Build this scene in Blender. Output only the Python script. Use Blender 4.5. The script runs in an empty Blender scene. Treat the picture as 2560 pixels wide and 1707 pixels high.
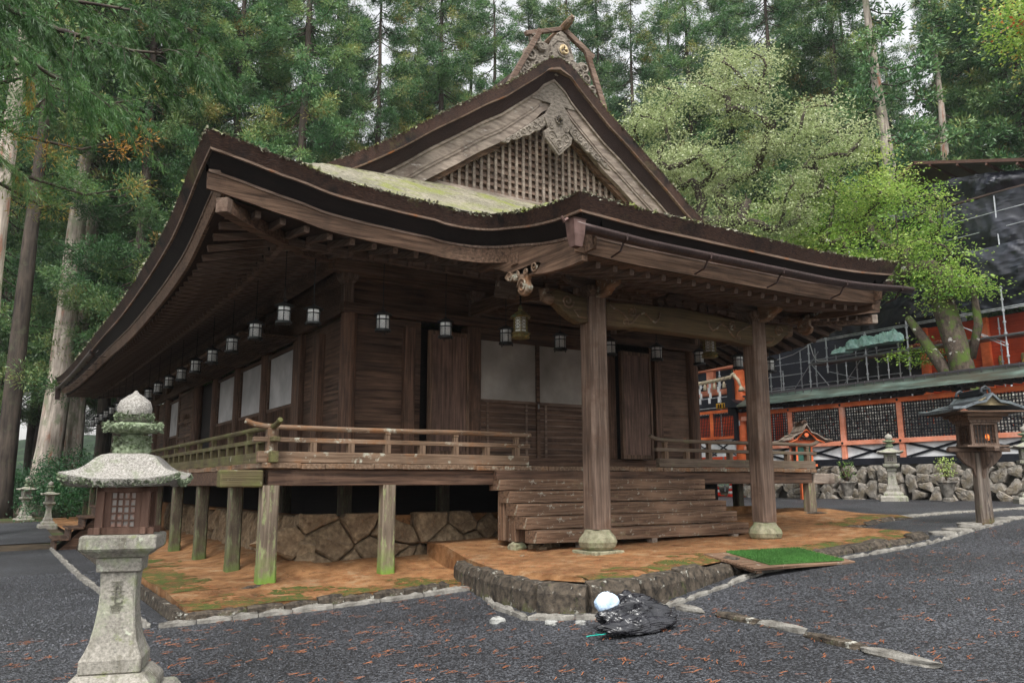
import bpy, math, random
import numpy as np
from mathutils import Vector, Matrix
R_=math.radians
sc=bpy.context.scene
col=sc.collection
# ---------------------------------------------------------------- camera, sky, sun, exposure
YAW,PITCH,ROLL=0.5683,0.1755,-0.0037
cam=bpy.data.cameras.new('camera'); cam.sensor_width=36; cam.lens=2003.73/2560*36; cam.clip_end=3000; cam.clip_start=.05
camo=bpy.data.objects.new('camera',cam); col.objects.link(camo)
f=Vector((math.sin(YAW)*math.cos(PITCH),math.cos(YAW)*math.cos(PITCH),math.sin(PITCH)))
r=Vector((math.cos(YAW),-math.sin(YAW),0)); u=r.cross(f)
r2=r*math.cos(ROLL)+u*math.sin(ROLL); u2=-r*math.sin(ROLL)+u*math.cos(ROLL)
m=Matrix(((r2.x,u2.x,-f.x),(r2.y,u2.y,-f.y),(r2.z,u2.z,-f.z)))
camo.matrix_world=Matrix.Translation((-3.47,-12.524,1.65))@m.to_4x4()
sc.camera=camo
w=bpy.data.worlds.new('World'); sc.world=w; w.use_nodes=True
nt=w.node_tree; nt.nodes.clear()
SUN_EL,SUN_ROT=R_(58),R_(215)
sky=nt.nodes.new('ShaderNodeTexSky'); sky.sky_type='NISHITA'; sky.sun_disc=False
sky.sun_elevation=SUN_EL; sky.sun_rotation=SUN_ROT; sky.air_density=2.0; sky.dust_density=6.0; sky.altitude=800
hs=nt.nodes.new('ShaderNodeHueSaturation'); hs.inputs['Saturation'].default_value=.10
bg=nt.nodes.new('ShaderNodeBackground'); bg.inputs[1].default_value=.14
wo=nt.nodes.new('ShaderNodeOutputWorld')
nt.links.new(sky.outputs[0],hs.inputs['Color']); nt.links.new(hs.outputs[0],bg.inputs[0]); nt.links.new(bg.outputs[0],wo.inputs[0])
sl=bpy.data.lights.new('sun','SUN'); sl.energy=1.5; sl.angle=R_(13); sl.color=(1,.97,.92)
so=bpy.data.objects.new('sun',sl); col.objects.link(so)
az=math.pi/2-SUN_ROT   # sky rotation measured clockwise from +Y
sd=Vector((math.sin(SUN_ROT)*math.cos(SUN_EL),math.cos(SUN_ROT)*math.cos(SUN_EL),math.sin(SUN_EL)))
so.rotation_euler=sd.to_track_quat('Z','Y').to_euler()
sc.view_settings.view_transform='Standard'; sc.view_settings.look='None'; sc.view_settings.exposure=1.0; sc.view_settings.gamma=1
sc.cycles.use_denoising=True; sc.cycles.max_bounces=6; sc.cycles.volume_bounces=0; sc.cycles.transparent_max_bounces=6
# ---------------------------------------------------------------- materials
MC={}
def material(name,c1,c2,scale=(8,8,8),rough=.8,bump=.3,layers=(),spec=.3,detail=6,dist=0,bumpscale=None,var=0,metal=0,trans=0,coords='Object'):
    """noise colour between c1 and c2; layers: (colour, scale, lo, hi, zmask) patches laid over; zmask=(zlo,zhi) in metres above the object origin"""
    if name in MC: return MC[name]
    M=bpy.data.materials.new(name); M.use_nodes=True; t=M.node_tree; N=t.nodes; L=t.links
    b=N['Principled BSDF']; b.inputs['Roughness'].default_value=rough; b.inputs['Specular IOR Level'].default_value=spec; b.inputs['Metallic'].default_value=metal
    tc=N.new('ShaderNodeTexCoord'); mp=N.new('ShaderNodeMapping'); mp.inputs['Scale'].default_value=scale
    L.new(tc.outputs[coords],mp.inputs[0])
    n=N.new('ShaderNodeTexNoise'); n.inputs['Scale'].default_value=1; n.inputs['Detail'].default_value=detail; n.inputs['Roughness'].default_value=.62; n.inputs['Distortion'].default_value=dist
    L.new(mp.outputs[0],n.inputs[0])
    rp=N.new('ShaderNodeValToRGB'); e=rp.color_ramp.elements
    e[0].position=.32; e[1].position=.68; e[0].color=(*c1,1); e[1].color=(*c2,1)
    L.new(n.outputs[0],rp.inputs[0]); out=rp.outputs[0]
    # broad tone variation
    n2=N.new('ShaderNodeTexNoise'); n2.inputs['Scale'].default_value=1.1; n2.inputs['Detail'].default_value=3
    L.new(tc.outputs['Object'],n2.inputs[0])
    mr=N.new('ShaderNodeMapRange'); mr.inputs[1].default_value=.3; mr.inputs[2].default_value=.7; mr.inputs[3].default_value=.72; mr.inputs[4].default_value=1.28
    L.new(n2.outputs[0],mr.inputs[0])
    hv=N.new('ShaderNodeHueSaturation'); L.new(mr.outputs[0],hv.inputs['Value']); L.new(out,hv.inputs['Color']); out=hv.outputs[0]
    for ly in layers:
        c,s,lo,hi=ly[:4]; zm=ly[4] if len(ly)>4 else None
        mp3=N.new('ShaderNodeMapping'); mp3.inputs['Scale'].default_value=(s,s,s) if not isinstance(s,tuple) else s
        L.new(tc.outputs['Object'],mp3.inputs[0])
        n3=N.new('ShaderNodeTexNoise'); n3.inputs['Scale'].default_value=1; n3.inputs['Detail'].default_value=7; n3.inputs['Roughness'].default_value=.7
        L.new(mp3.outputs[0],n3.inputs[0])
        m3=N.new('ShaderNodeMapRange'); m3.inputs[1].default_value=lo; m3.inputs[2].default_value=hi
        L.new(n3.outputs[0],m3.inputs[0]); fac=m3.outputs[0]
        if zm:
            sx=N.new('ShaderNodeSeparateXYZ'); L.new(tc.outputs['Object'],sx.inputs[0])
            m4=N.new('ShaderNodeMapRange'); m4.inputs[1].default_value=zm[0]; m4.inputs[2].default_value=zm[1]; L.new(sx.outputs[2],m4.inputs[0])
            mu=N.new('ShaderNodeMath'); mu.operation='MULTIPLY'; L.new(fac,mu.inputs[0]); L.new(m4.outputs[0],mu.inputs[1]); fac=mu.outputs[0]
        mx=N.new('ShaderNodeMix'); mx.data_type='RGBA'; L.new(fac,mx.inputs[0]); L.new(out,mx.inputs[6]); mx.inputs[7].default_value=(*c,1); out=mx.outputs[2]
    if var:
        oi=N.new('ShaderNodeObjectInfo'); m5=N.new('ShaderNodeMapRange'); m5.inputs[3].default_value=1-var; m5.inputs[4].default_value=1+var
        L.new(oi.outputs['Random'],m5.inputs[0]); h2=N.new('ShaderNodeHueSaturation'); L.new(m5.outputs[0],h2.inputs['Value']); L.new(out,h2.inputs['Color']); out=h2.outputs[0]
    L.new(out,b.inputs['Base Color'])
    if bump:
        nb=n
        if bumpscale:
            nb=N.new('ShaderNodeTexNoise'); nb.inputs['Scale'].default_value=bumpscale; nb.inputs['Detail'].default_value=8; nb.inputs['Roughness'].default_value=.7; L.new(tc.outputs['Object'],nb.inputs[0])
        bp=N.new('ShaderNodeBump'); bp.inputs['Strength'].default_value=bump; bp.inputs['Distance'].default_value=.03
        L.new(nb.outputs[0],bp.inputs['Height']); L.new(bp.outputs[0],b.inputs['Normal'])
    MC[name]=M; return M
def wood(kind,axis='x'):
    g={'x':(1.0,22,22),'y':(22,1.0,22),'z':(22,22,1.0)}[axis]
    if kind=='pale': g=(3,12,12)
    lich=(.42,.42,.34)
    P=dict(
     dark=dict(c1=(.020,.010,.006),c2=(.145,.084,.055),layers=[((.17,.105,.07),(.6,.6,.6),.52,.75)]),
     under=dict(c1=(.034,.018,.010),c2=(.20,.122,.08),layers=[((.03,.018,.013),.7,.5,.75)]),
     pale=dict(c1=(.13,.10,.08),c2=(.33,.275,.225),layers=[((.10,.07,.055),1.4,.56,.7),((.42,.39,.35),(3,9,9),.6,.7)]),
     grey=dict(c1=(.055,.034,.024),c2=(.235,.165,.125),layers=[((.10,.055,.035),1.6,.5,.7),((.32,.31,.28),(5,5,5),.66,.75)]),
     rail=dict(c1=(.075,.043,.024),c2=(.27,.185,.125),layers=[((.22,.10,.04),2.2,.5,.68),(lich,5,.57,.66)]),
     railmoss=dict(c1=(.06,.045,.022),c2=(.15,.12,.06),layers=[((.12,.13,.04),2.2,.45,.68),(lich,5,.62,.7)]),
     step=dict(c1=(.05,.025,.014),c2=(.25,.155,.10),layers=[((.36,.34,.28),8,.585,.65),((.20,.15,.09),3,.58,.72)]),
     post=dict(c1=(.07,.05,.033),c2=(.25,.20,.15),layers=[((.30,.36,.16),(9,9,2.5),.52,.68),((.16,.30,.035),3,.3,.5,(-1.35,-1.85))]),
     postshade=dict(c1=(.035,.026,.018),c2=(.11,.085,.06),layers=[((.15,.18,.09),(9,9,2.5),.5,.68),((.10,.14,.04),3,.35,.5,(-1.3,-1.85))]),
     bark=dict(c1=(.008,.004,.003),c2=(.085,.044,.030),layers=[((.10,.09,.035),1.0,.60,.72),((.006,.005,.005),1.6,.52,.66)]),
     strip=dict(c1=(.09,.055,.038),c2=(.24,.17,.125),layers=[((.30,.11,.035),3,.55,.7)]),
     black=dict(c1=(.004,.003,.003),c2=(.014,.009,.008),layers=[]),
     olive=dict(c1=(.05,.032,.014),c2=(.15,.105,.05),layers=[((.09,.05,.03),1.2,.5,.7)]),
     )[kind]
    sc_=g if kind not in('bark',) else (14,14,120)
    return material('wood_%s_%s'%(kind,axis),P['c1'],P['c2'],sc_,rough=.72,bump=.5 if kind!='black' else .15,layers=P['layers'],spec=.28)
def stone(kind):
    P=dict(
     granite=dict(c1=(.17,.16,.135),c2=(.42,.39,.34),scale=(45,45,45),layers=[((.30,.33,.22),3,.5,.66),((.13,.12,.09),(6,6,1.2),.56,.68),((.46,.48,.38),(9,9,9),.62,.68),((.10,.10,.09),30,.6,.72),((.16,.17,.07),6,.6,.7)]),
     granitetop=dict(c1=(.17,.16,.145),c2=(.44,.42,.385),scale=(60,60,60),layers=[((.12,.105,.085),110,.50,.62),((.13,.16,.08),3,.55,.68),((.09,.085,.07),(7,7,2),.6,.7)]),
     lichen=dict(c1=(.06,.09,.035),c2=(.30,.35,.24),scale=(24,24,24),layers=[((.05,.05,.04),14,.55,.66)]),
     rock=dict(c1=(.10,.068,.04),c2=(.34,.25,.155),scale=(9,9,9),layers=[((.13,.085,.05),1.6,.5,.66),((.33,.17,.075),1.3,.62,.74),((.22,.20,.16),14,.64,.7)]),
     rockwall=dict(c1=(.10,.09,.075),c2=(.36,.33,.29),scale=(6,6,6),layers=[((.15,.085,.035),1.2,.52,.72),((.08,.085,.04),.9,.55,.75)]),
     kerb=dict(c1=(.010,.009,.008),c2=(.12,.095,.07),scale=(12,12,12),layers=[((.40,.39,.34),7,.60,.67),((.09,.11,.03),2.2,.56,.70),((.008,.008,.008),3,.6,.7)]),
     slab=dict(c1=(.12,.11,.095),c2=(.30,.285,.255),scale=(10,10,10),layers=[((.07,.07,.03),2,.58,.72)]),
     base=dict(c1=(.17,.16,.10),c2=(.34,.32,.22),scale=(14,14,14),layers=[((.20,.24,.12),3,.5,.7),((.06,.055,.04),8,.6,.7)]),
     )[kind]
    return material('stone_'+kind,P['c1'],P['c2'],P['scale'],rough=.85,bump=.55,layers=P['layers'],bumpscale=22,var=.12 if kind in('rockwall','rock','kerb','slab') else 0)
def plain(name,c,rough=.6,metal=0,spec=.4,k=.82,sc_=12,bump=.12,layers=()):
    return material(name,tuple(v*k for v in c),c,(sc_,)*3,rough=rough,bump=bump,metal=metal,spec=spec,layers=layers)
# ---------------------------------------------------------------- mesh builder
class MB:
    def __init__(s): s.v=[]; s.f=[]
    def add(s,vs,fs):
        o=len(s.v); s.v.extend([tuple(x) for x in vs]); s.f.extend([tuple(i+o for i in q) for q in fs]); return s
    def box(s,x0,x1,y0,y1,z0,z1):
        return s.add([(x0,y0,z0),(x1,y0,z0),(x1,y1,z0),(x0,y1,z0),(x0,y0,z1),(x1,y0,z1),(x1,y1,z1),(x0,y1,z1)],
         [(0,3,2,1),(4,5,6,7),(0,1,5,4),(1,2,6,5),(2,3,7,6),(3,0,4,7)])
    def beam(s,p0,p1,w,h,up=(0,0,1),w1=None,h1=None):
        p0=Vector(p0);p1=Vector(p1);d=(p1-p0).normalized();up=Vector(up)
        if abs(d.dot(up))>.99: up=Vector((0,1,0))
        a=d.cross(up).normalized();b=a.cross(d).normalized();w1=w if w1 is None else w1;h1=h if h1 is None else h1
        vs=[]
        for p,ww,hh in((p0,w,h),(p1,w1,h1)):
            for sa,sb in((-1,-1),(1,-1),(1,1),(-1,1)): vs.append(p+a*sa*ww/2+b*sb*hh/2)
        return s.add(vs,[(0,1,2,3),(7,6,5,4),(0,4,5,1),(1,5,6,2),(2,6,7,3),(3,7,4,0)])
    def cyl(s,p0,p1,r0,r1=None,n=10,caps=True):
        return s.tube([p0,p1],[r0,r0 if r1 is None else r1],n,caps)
    def tube(s,pts,rad,n=8,caps=True):
        pts=[Vector(p) for p in pts]; rad=rad if isinstance(rad,(list,tuple)) else [rad]*len(pts); vs=[];fs=[]
        prev=None
        for i,p in enumerate(pts):
            d=(pts[min(i+1,len(pts)-1)]-pts[max(i-1,0)]).normalized()
            if prev is None:
                up=Vector((0,0,1)) if abs(d.z)<.9 else Vector((1,0,0)); a=d.cross(up).normalized()
            else: a=(prev-d*prev.dot(d)).normalized()
            prev=a; b=d.cross(a)
            for k in range(n):
                t=2*math.pi*k/n; vs.append(p+(a*math.cos(t)+b*math.sin(t))*rad[i])
        for i in range(len(pts)-1):
            for k in range(n):
                k2=(k+1)%n; fs.append((i*n+k,i*n+k2,(i+1)*n+k2,(i+1)*n+k))
        if caps: fs.append(tuple(range(n))[::-1]); fs.append(tuple((len(pts)-1)*n+k for k in range(n)))
        return s.add(vs,fs)
    def lathe(s,prof,c=(0,0,0),n=16,rot=0,sq=False):
        """prof [(r,z)]; sq: square section (r = half side)"""
        vs=[];fs=[]
        if sq: n=4
        for (r_,z) in prof:
            for k in range(n):
                t=2*math.pi*k/n+rot+(math.pi/4 if sq else 0); rr=r_*(math.sqrt(2) if sq else 1)
                vs.append((c[0]+rr*math.cos(t),c[1]+rr*math.sin(t),c[2]+z))
        for i in range(len(prof)-1):
            for k in range(n):
                k2=(k+1)%n; fs.append((i*n+k,i*n+k2,(i+1)*n+k2,(i+1)*n+k))
        fs.append(tuple(range(n))[::-1]); fs.append(tuple((len(prof)-1)*n+k for k in range(n)))
        return s.add(vs,fs)
    def prism(s,poly,a,b,axis='y'):
        """poly in the plane perpendicular to axis; extruded from a to b.  axis y: (x,z); x: (y,z); z: (x,y)"""
        def P(p,t): return {'y':(p[0],t,p[1]),'x':(t,p[0],p[1]),'z':(p[0],p[1],t)}[axis]
        n=len(poly); vs=[P(p,a) for p in poly]+[P(p,b) for p in poly]
        fs=[tuple(range(n)),tuple(range(2*n-1,n-1,-1))]+[(i,i+n,(i+1)%n+n,(i+1)%n) for i in range(n)]
        return s.add(vs,fs)
    def grid(s,rows):
        """rows: list of lists of points -> quad sheet"""
        nr=len(rows);nc=len(rows[0]); vs=[p for r_ in rows for p in r_]
        return s.add(vs,[(i*nc+j,i*nc+j+1,(i+1)*nc+j+1,(i+1)*nc+j) for i in range(nr-1) for j in range(nc-1)])
    def build(s,name,m,parent=None,bevel=0,smooth=False,recalc=True,origin=None,solid=0):
        me=bpy.data.meshes.new(name)
        vs=s.v
        if origin is not None: vs=[(x-origin[0],y-origin[1],z-origin[2]) for x,y,z in vs]
        me.from_pydata(vs,[],s.f); 
        if recalc:
            import bmesh
            bm=bmesh.new(); bm.from_mesh(me); bmesh.ops.recalc_face_normals(bm,faces=bm.faces); bm.to_mesh(me); bm.free()
        ms=m if isinstance(m,(list,tuple)) else [m]
        for q in ms: me.materials.append(q)
        if smooth: me.polygons.foreach_set('use_smooth',[True]*len(me.polygons))
        me.update()
        o=bpy.data.objects.new(name,me); col.objects.link(o)
        if origin is not None: o.location=origin
        if parent is not None:
            o.parent=parent; o.location=Vector(o.location)-Vector(parent.get('_w',(0,0,0)))
            o['_w']=tuple(origin) if origin is not None else (0,0,0)
        else: o['_w']=tuple(origin) if origin is not None else (0,0,0)
        if bevel:
            md=o.modifiers.new('bevel','BEVEL'); md.width=bevel; md.segments=1; md.limit_method='ANGLE'; md.angle_limit=R_(40)
        if solid:
            md=o.modifiers.new('solid','SOLIDIFY'); md.thickness=solid; md.offset=0
        return o
def thing(name,label,cat,loc=(0,0,0),group=None,rz=0):
    o=bpy.data.objects.new(name,None); col.objects.link(o); o.location=loc; o.rotation_euler=(0,0,rz); o.empty_display_size=.2
    o['label']=label; o['category']=cat; o['_w']=(0,0,0) # children are modelled in the thing's own space
    if group: o['group']=group
    return o
def tag(o,label,cat,group=None,kind=None):
    if label: o['label']=label; o['category']=cat
    if group: o['group']=group
    if kind: o['kind']=kind
    return o
def dup(o,parent=None,loc=None,rz=None,label=None,scale=None):
    c=o.copy(); col.objects.link(c)
    if parent is not None: c.parent=parent
    if loc is not None: c.location=loc
    if rz is not None: c.rotation_euler=(0,0,rz)
    if scale is not None: c.scale=(scale,)*3
    if label: c['label']=label
    for ch in list(o.children): dup(ch,c)
    return c
def itp(tab,x):
    if x<=tab[0][0]: return tab[0][1]
    for (a,b),(c,d) in zip(tab,tab[1:]):
        if x<=c: return b+(d-b)*(x-a)/(c-a)
    return tab[-1][1]
def sit(tab,x):   # smoother interpolation (Catmull-Rom)
    n=len(tab)
    if x<=tab[0][0]: return tab[0][1]
    if x>=tab[-1][0]: return tab[-1][1]
    for i in range(n-1):
        if x<=tab[i+1][0]: break
    x0,y0=tab[i];x1,y1=tab[i+1]
    m0=(y1-tab[i-1][1])/(x1-tab[i-1][0]) if i>0 else (y1-y0)/(x1-x0)
    m1=(tab[i+2][1]-y0)/(tab[i+2][0]-x0) if i<n-2 else (y1-y0)/(x1-x0)
    h=x1-x0;t=(x-x0)/h
    return (2*t**3-3*t*t+1)*y0+(t**3-2*t*t+t)*h*m0+(-2*t**3+3*t*t)*y1+(t**3-t*t)*h*m1
def smooth01(t): t=max(0,min(1,t)); return t*t*(3-2*t)
def spiral(cx,cz,r0,turns,a0,sgn=1,n=26,shrink=.82):
    out=[]
    for i in range(n):
        t=i/(n-1); rr=r0*(1-shrink*t); a=a0+sgn*turns*2*math.pi*t
        out.append((cx+rr*math.cos(a),cz+rr*math.sin(a)))
    return out
rnd=random.Random(7)
G=[(-30,-.25),(-5,-.08),(0,0),(2,.08),(4,.2),(6,.36),(8,.48),(10.5,.6),(13,.83),(18,.93),(26,1.0),(60,1.2)]
def gz(x,y):
    z=sit(G,x)
    if y<-6: z-= .02*min(1,(-6-y)/4)
    if x<0 and y>20: z+=min(.35,(y-20)*.02)
    return z
# ================================================================= THE HALL
X0,X1=-1.415,14.815; YF,YB=-1.415,32.0; AX=6.7
PX0,PX1,PY=2.95,10.43,-4.2
hall=thing('shrine_hall','weathered dark timber shrine hall with thick mossy bark roof, veranda and porch','shrine hall')
HT=[(0,0),(1.0,.60),(2.53,1.66),(3.41,2.2),(4.25,2.77),(4.9,3.27),(5.65,3.80),(6.2,4.20),(6.67,4.50),(7.8,5.43),(8.115,5.52)]
EF=[(-1.415,.74),(-.9,.64),(-.376,.55),(.03,.5),(.48,.41),(1.52,.34),(2.43,.31),(6.7,.30)]
ES=[(-1.415,.74),(-.43,.55),(1.03,.19),(2,.08),(3.9,-.02),(7.5,-.07),(12,.05),(17,.15),(22,.3),(27,.55),(30,.8),(32,1.05)]
def HH(t): return sit(HT,t) if t<6.3 else itp(HT,t)
def ef(x): return sit(EF,min(x,2*AX-x))
def es(y): return sit(ES,y)
def corr(x,y):
    ts=min(x-X0,X1-x); tf=y-YF; tb=YB-y
    t=max(0,min(ts,tf,tb)); fade=max(0,1-t/2.7)
    wf=smooth01((ts-tf)/1.6*.5+.5)
    c=wf*ef(max(X0,min(X1,x)))+(1-wf)*es(max(YF,min(YB,y)))
    return fade*c
def rz_front(x,y):
    ts=min(x-X0,X1-x); tf=y-YF; tb=YB-y
    return 5.8+HH(min(ts,tf,tb))+corr(x,y)
def rz_main(x,y):
    ts=min(x-X0,X1-x); tb=YB-y
    return 5.8+HH(min(ts,max(tb,2.7) if ts>2.7 else min(ts,tb)))+corr(x,y)
PZ=[(-4.2,5.60),(-3.56,5.63),(-2.9,5.72),(-2.3,5.85),(-1.9,5.95),(-1.415,6.11)]
def pz(x,y):
    k=max(0,1-(x-PX0)/1.2); k2=max(0,1-(PX1-x)/2.5)
    f_=max(0,min(1,(-1.6-y)/2.2))
    return sit(PZ,y)+f_*(-.045*(1-k-k2*.5)+.13*k2*k2)
def lin(a,b,n): return [a+(b-a)*i/(n-1) for i in range(n)]
nrnd=random.Random(3)
def rough_(z,a=.02): return z+nrnd.uniform(-a,a)
M_moss=material('roof_moss',(.10,.09,.055),(.33,.30,.23),(14,14,14),rough=.8,bump=.9,bumpscale=26,spec=.35,layers=[((.19,.21,.045),1.3,.47,.64),((.08,.06,.04),5,.6,.7),((.13,.15,.03),8,.60,.66),((.52,.52,.48),20,.60,.68)])  # palest grey flecks put a wet sheen into the moss colour
# roof skin: one surface in three sheets
b=MB()
xs=lin(X0,X1,150)
rows=[]
ys=lin(YF,1.27,30)
for y in ys: rows.append([(x,y,rough_(rz_front(x,y),.012)) for x in xs])
b.grid(rows)
b.grid([[(x,y,rz_front(x,y)) for x in lin(1.05,12.35,110)] for y in lin(1.272,2.3,10)])
b.grid([[(x,y,rough_(rz_main(x,y),.012)) for x in xs] for y in [1.272]+lin(1.6,YB,90)])
# porch skin
b.grid([[(x,y,rough_(pz(x,y),.01)) for x in lin(PX0,PX1,90)] for y in lin(PY,-1.40,26)])
roof=b.build('roof',M_moss,hall,smooth=True,recalc=False)
# mossy fringe tufts along the eave edge
def fringe(path,n,m,name,parent,up=.05):
    q=MB()
    for i in range(n):
        k=nrnd.random()*(len(path)-1); j=int(k); p=Vector(path[j]).lerp(Vector(path[j+1]),k-j)
        s_=nrnd.uniform(.02,.06); p=p+Vector((nrnd.uniform(-.02,.02),nrnd.uniform(-.02,.02),nrnd.uniform(-.03,.012)))
        d=Vector((nrnd.uniform(-1,1),nrnd.uniform(-1,1),nrnd.uniform(-.2,.9))).normalized()*s_
        e=Vector((nrnd.uniform(-1,1),nrnd.uniform(-1,1),nrnd.uniform(-.5,.5))).normalized()*s_*.6
        q.add([p-e,p+e,p+d+e*.4,p+d-e*.4],[(0,1,2,3)])
    o=q.build(name,m,parent,recalc=False); o['kind']='stuff'; return o
# eave path (plan outline with rounded inner corner at the porch), from back left to back right
def eavepath():
    P=[]
    for y in lin(YB,YF,90): P.append((X0,y,rz_front(X0,max(y,YF))))
    for x in lin(X0,PX0-.75,30)[1:]: P.append((x,YF,rz_front(x,YF)))
    rr=.75
    for k in range(1,10):
        a=math.pi/2*k/9; x=PX0-rr+rr*math.sin(a); y=YF-rr+rr*math.cos(a)
        zt=6.11*(1-k/9)+pz(PX0,YF-rr)*(k/9); P.append((x,y,zt))
    for y in lin(YF-rr,PY,16)[1:]: P.append((PX0,y,pz(PX0,y)))
    for x in lin(PX0,PX1,40)[1:]: P.append((x,PY,pz(x,PY)))
    for y in lin(PY,YF,16)[1:]: P.append((PX1,y,pz(PX1,y)))
    for x in lin(PX1,X1,24)[1:]: P.append((x,YF,rz_front(x,YF)))
    for y in lin(YF,YB,70)[1:]: P.append((X1,y,rz_front(X1,y)))
    return P
EP=eavepath()
def nrm(P):
    out=[]
    for i in range(len(P)):
        a=P[max(i-1,0)];c=P[i];d=P[min(i+1,len(P)-1)]
        def n_(p,q):
            dx,dy=q[0]-p[0],q[1]-p[1];l=math.hypot(dx,dy) or 1; return (-dy/l,dx/l)   # to the left of travel = inside? 
        n1=n_(a,c) if i>0 else n_(c,d); n2=n_(c,d) if i<len(P)-1 else n1
        mx,my=n1[0]+n2[0],n1[1]+n2[1]; l2=(mx*mx+my*my)/2 or 1
        out.append((mx/l2,my/l2))
    return out
EN=nrm(EP)
def eo(i,ins,drop):
    p=EP[i];n=EN[i]; return (p[0]+n[0]*ins,p[1]+n[1]*ins,p[2]-drop)
def band(name,prof,m,parent,rng=None,smooth=False):
    q=MB(); ids=list(rng or range(len(EP))); n=len(prof)
    vs=[eo(i,a,d) for i in ids for a,d in prof]
    fs=[(i*n+j,i*n+(j+1)%n,(i+1)*n+(j+1)%n,(i+1)*n+j) for i in range(len(ids)-1) for j in range(n)]
    q.add(vs,fs+[tuple(range(n)),tuple(range((len(ids)-1)*n,len(ids)*n))])
    return q.build(name,m,parent,smooth=smooth)
band('bark_edge',[(0,0),(.10,.215),(.30,.215),(.30,-.02),(.02,.012)],wood('bark'),roof)
band('edge_strip',[(.085,.217),(.09,.250),(.3,.250),(.3,.217)],wood('strip'),roof)
band('lower_bark_layer',[(.125,.252),(.32,.465),(.5,.465),(.5,.252)],wood('black'),roof)
band('fascia_board',[(.30,.467),(.335,.735),(.385,.735),(.40,.467)],wood('under'),roof)
band('fascia_lip',[(.285,.462),(.287,.50),(.34,.50),(.34,.462)],wood('grey'),roof)
M_tuft=material('moss_tuft',(.12,.12,.06),(.36,.35,.28),(20,20,20),rough=.9,bump=0,layers=[((.2,.24,.04),1.5,.5,.65)])
fringe([eo(i,.01,0) for i in range(len(EP)) if EP[i][1]<20],2600,M_tuft,'moss_fringe',roof)
fr=MB()
# soffit and rafters
def zs(x,y):   # soffit board height
    t=min(x-X0,X1-x,y-YF,YB-y)
    return 5.8-.735+.05+.34*max(0,t-.33)+corr(x,y)*.97
def soff(xa,xb,ya,yb,nx,ny): return [[(x,y,zs(x,y)) for x in lin(xa,xb,nx)] for y in lin(ya,yb,ny)]
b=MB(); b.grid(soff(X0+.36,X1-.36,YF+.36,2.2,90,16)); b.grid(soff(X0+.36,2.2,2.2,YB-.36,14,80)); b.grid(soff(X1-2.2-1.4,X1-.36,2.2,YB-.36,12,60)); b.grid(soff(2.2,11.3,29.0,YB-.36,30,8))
soffit=b.build('soffit',material('soffit_boards',(.006,.003,.002),(.030,.015,.010),(22,1,22),rough=.8,bump=.2),hall,recalc=False)  # near-black boards: shade of the gaps between rafters put into the colour
def rafter(x,y,nx,ny,name='rafter',kids=True):
    q=MB()
    def pt(t,dz): xx,yy=x+nx*t,y+ny*t; return (xx,yy,zs(xx,yy)+dz)
    q.beam(pt(.42,-.05),pt(1.55,-.05),.085,.10); q.beam(pt(1.5,-.13),pt(3.45,-.13),.095,.12)
    return q
wr=wood('under','x'); wry=wood('under','y')
cnt=0; stuff=MB(); wr=wood('grey','x'); wry=wood('grey','y')
fx=[AX+ (i+.5)*.37 for i in range(-22,22)]
fy=[YF+.45+i*.37 for i in range(1,86)]
def clipend(t0): pass
for x in fx:
    c_=min(x-X0,X1-x)
    # near the corners jack rafters stop at the hip
    L=min(3.45,c_-.12)
    if L<.7: continue
    q=MB(); pt=lambda t,dz:(x,YF+t,zs(x,YF+t)+dz)
    q.beam(pt(.50,-.05),pt(min(1.55,L),-.05),.085,.10)
    if L>1.6: q.beam(pt(1.5,-.13),pt(L,-.13),.095,.12)
    q.build('rafter',wry,hall,origin=(x,YF,6)); cnt+=1
for y in fy:
    L=min(3.45,y-YF-.12,YB-y-.1)
    if L<.7: continue
    q=stuff if cnt>=100 else MB(); pt=lambda t,dz:(X0+t,y,zs(X0+t,y)+dz)
    q.beam(pt(.50,-.05),pt(min(1.55,L),-.05),.085,.10)
    if L>1.6: q.beam(pt(1.5,-.13),pt(L,-.13),.095,.12)
    if q is not stuff: q.build('rafter',wr,hall,origin=(X0,y,6)); cnt+=1
for y in lin(-.9,30,80):
    L=min(3.45,y-YF-.12,YB-y-.1)
    if L<.7: continue
    pt=lambda t,dz:(X1-t,y,zs(X1-t,y)+dz)
    stuff.beam(pt(.42,-.05),pt(L,-.05),.085,.11)
tag(stuff.build('far_rafters',wr,hall),None,None,kind='stuff')
# intermediate eave beam (kioi) and purlin
def ringbeam(name,t,w_,h_,dz,m,sides='LFR',parent=hall):
    q=MB()
    if 'L' in sides:
        pts=[(X0+t,y) for y in lin(YF+t,YB-t,40)]
        for a,c in zip(pts,pts[1:]): q.beam((*a,zs(*a)+dz),(*c,zs(*c)+dz),w_,h_)
    if 'F' in sides:
        pts=[(x,YF+t) for x in lin(X0+t,X1-t,30)]
        for a,c in zip(pts,pts[1:]): q.beam((*a,zs(*a)+dz),(*c,zs(*c)+dz),w_,h_)
    if 'R' in sides:
        pts=[(X1-t,y) for y in lin(YF+t,YB-t,30)]
        for a,c in zip(pts,pts[1:]): q.beam((*a,zs(*a)+dz),(*c,zs(*c)+dz),w_,h_)
    return q.build(name,m,parent)
ringbeam('eave_beam',1.62,.10,.12,-.13,wood('grey','x'))
ringbeam('wall_purlin',2.95,.17,.20,-.29,wood('under','x'))
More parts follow.
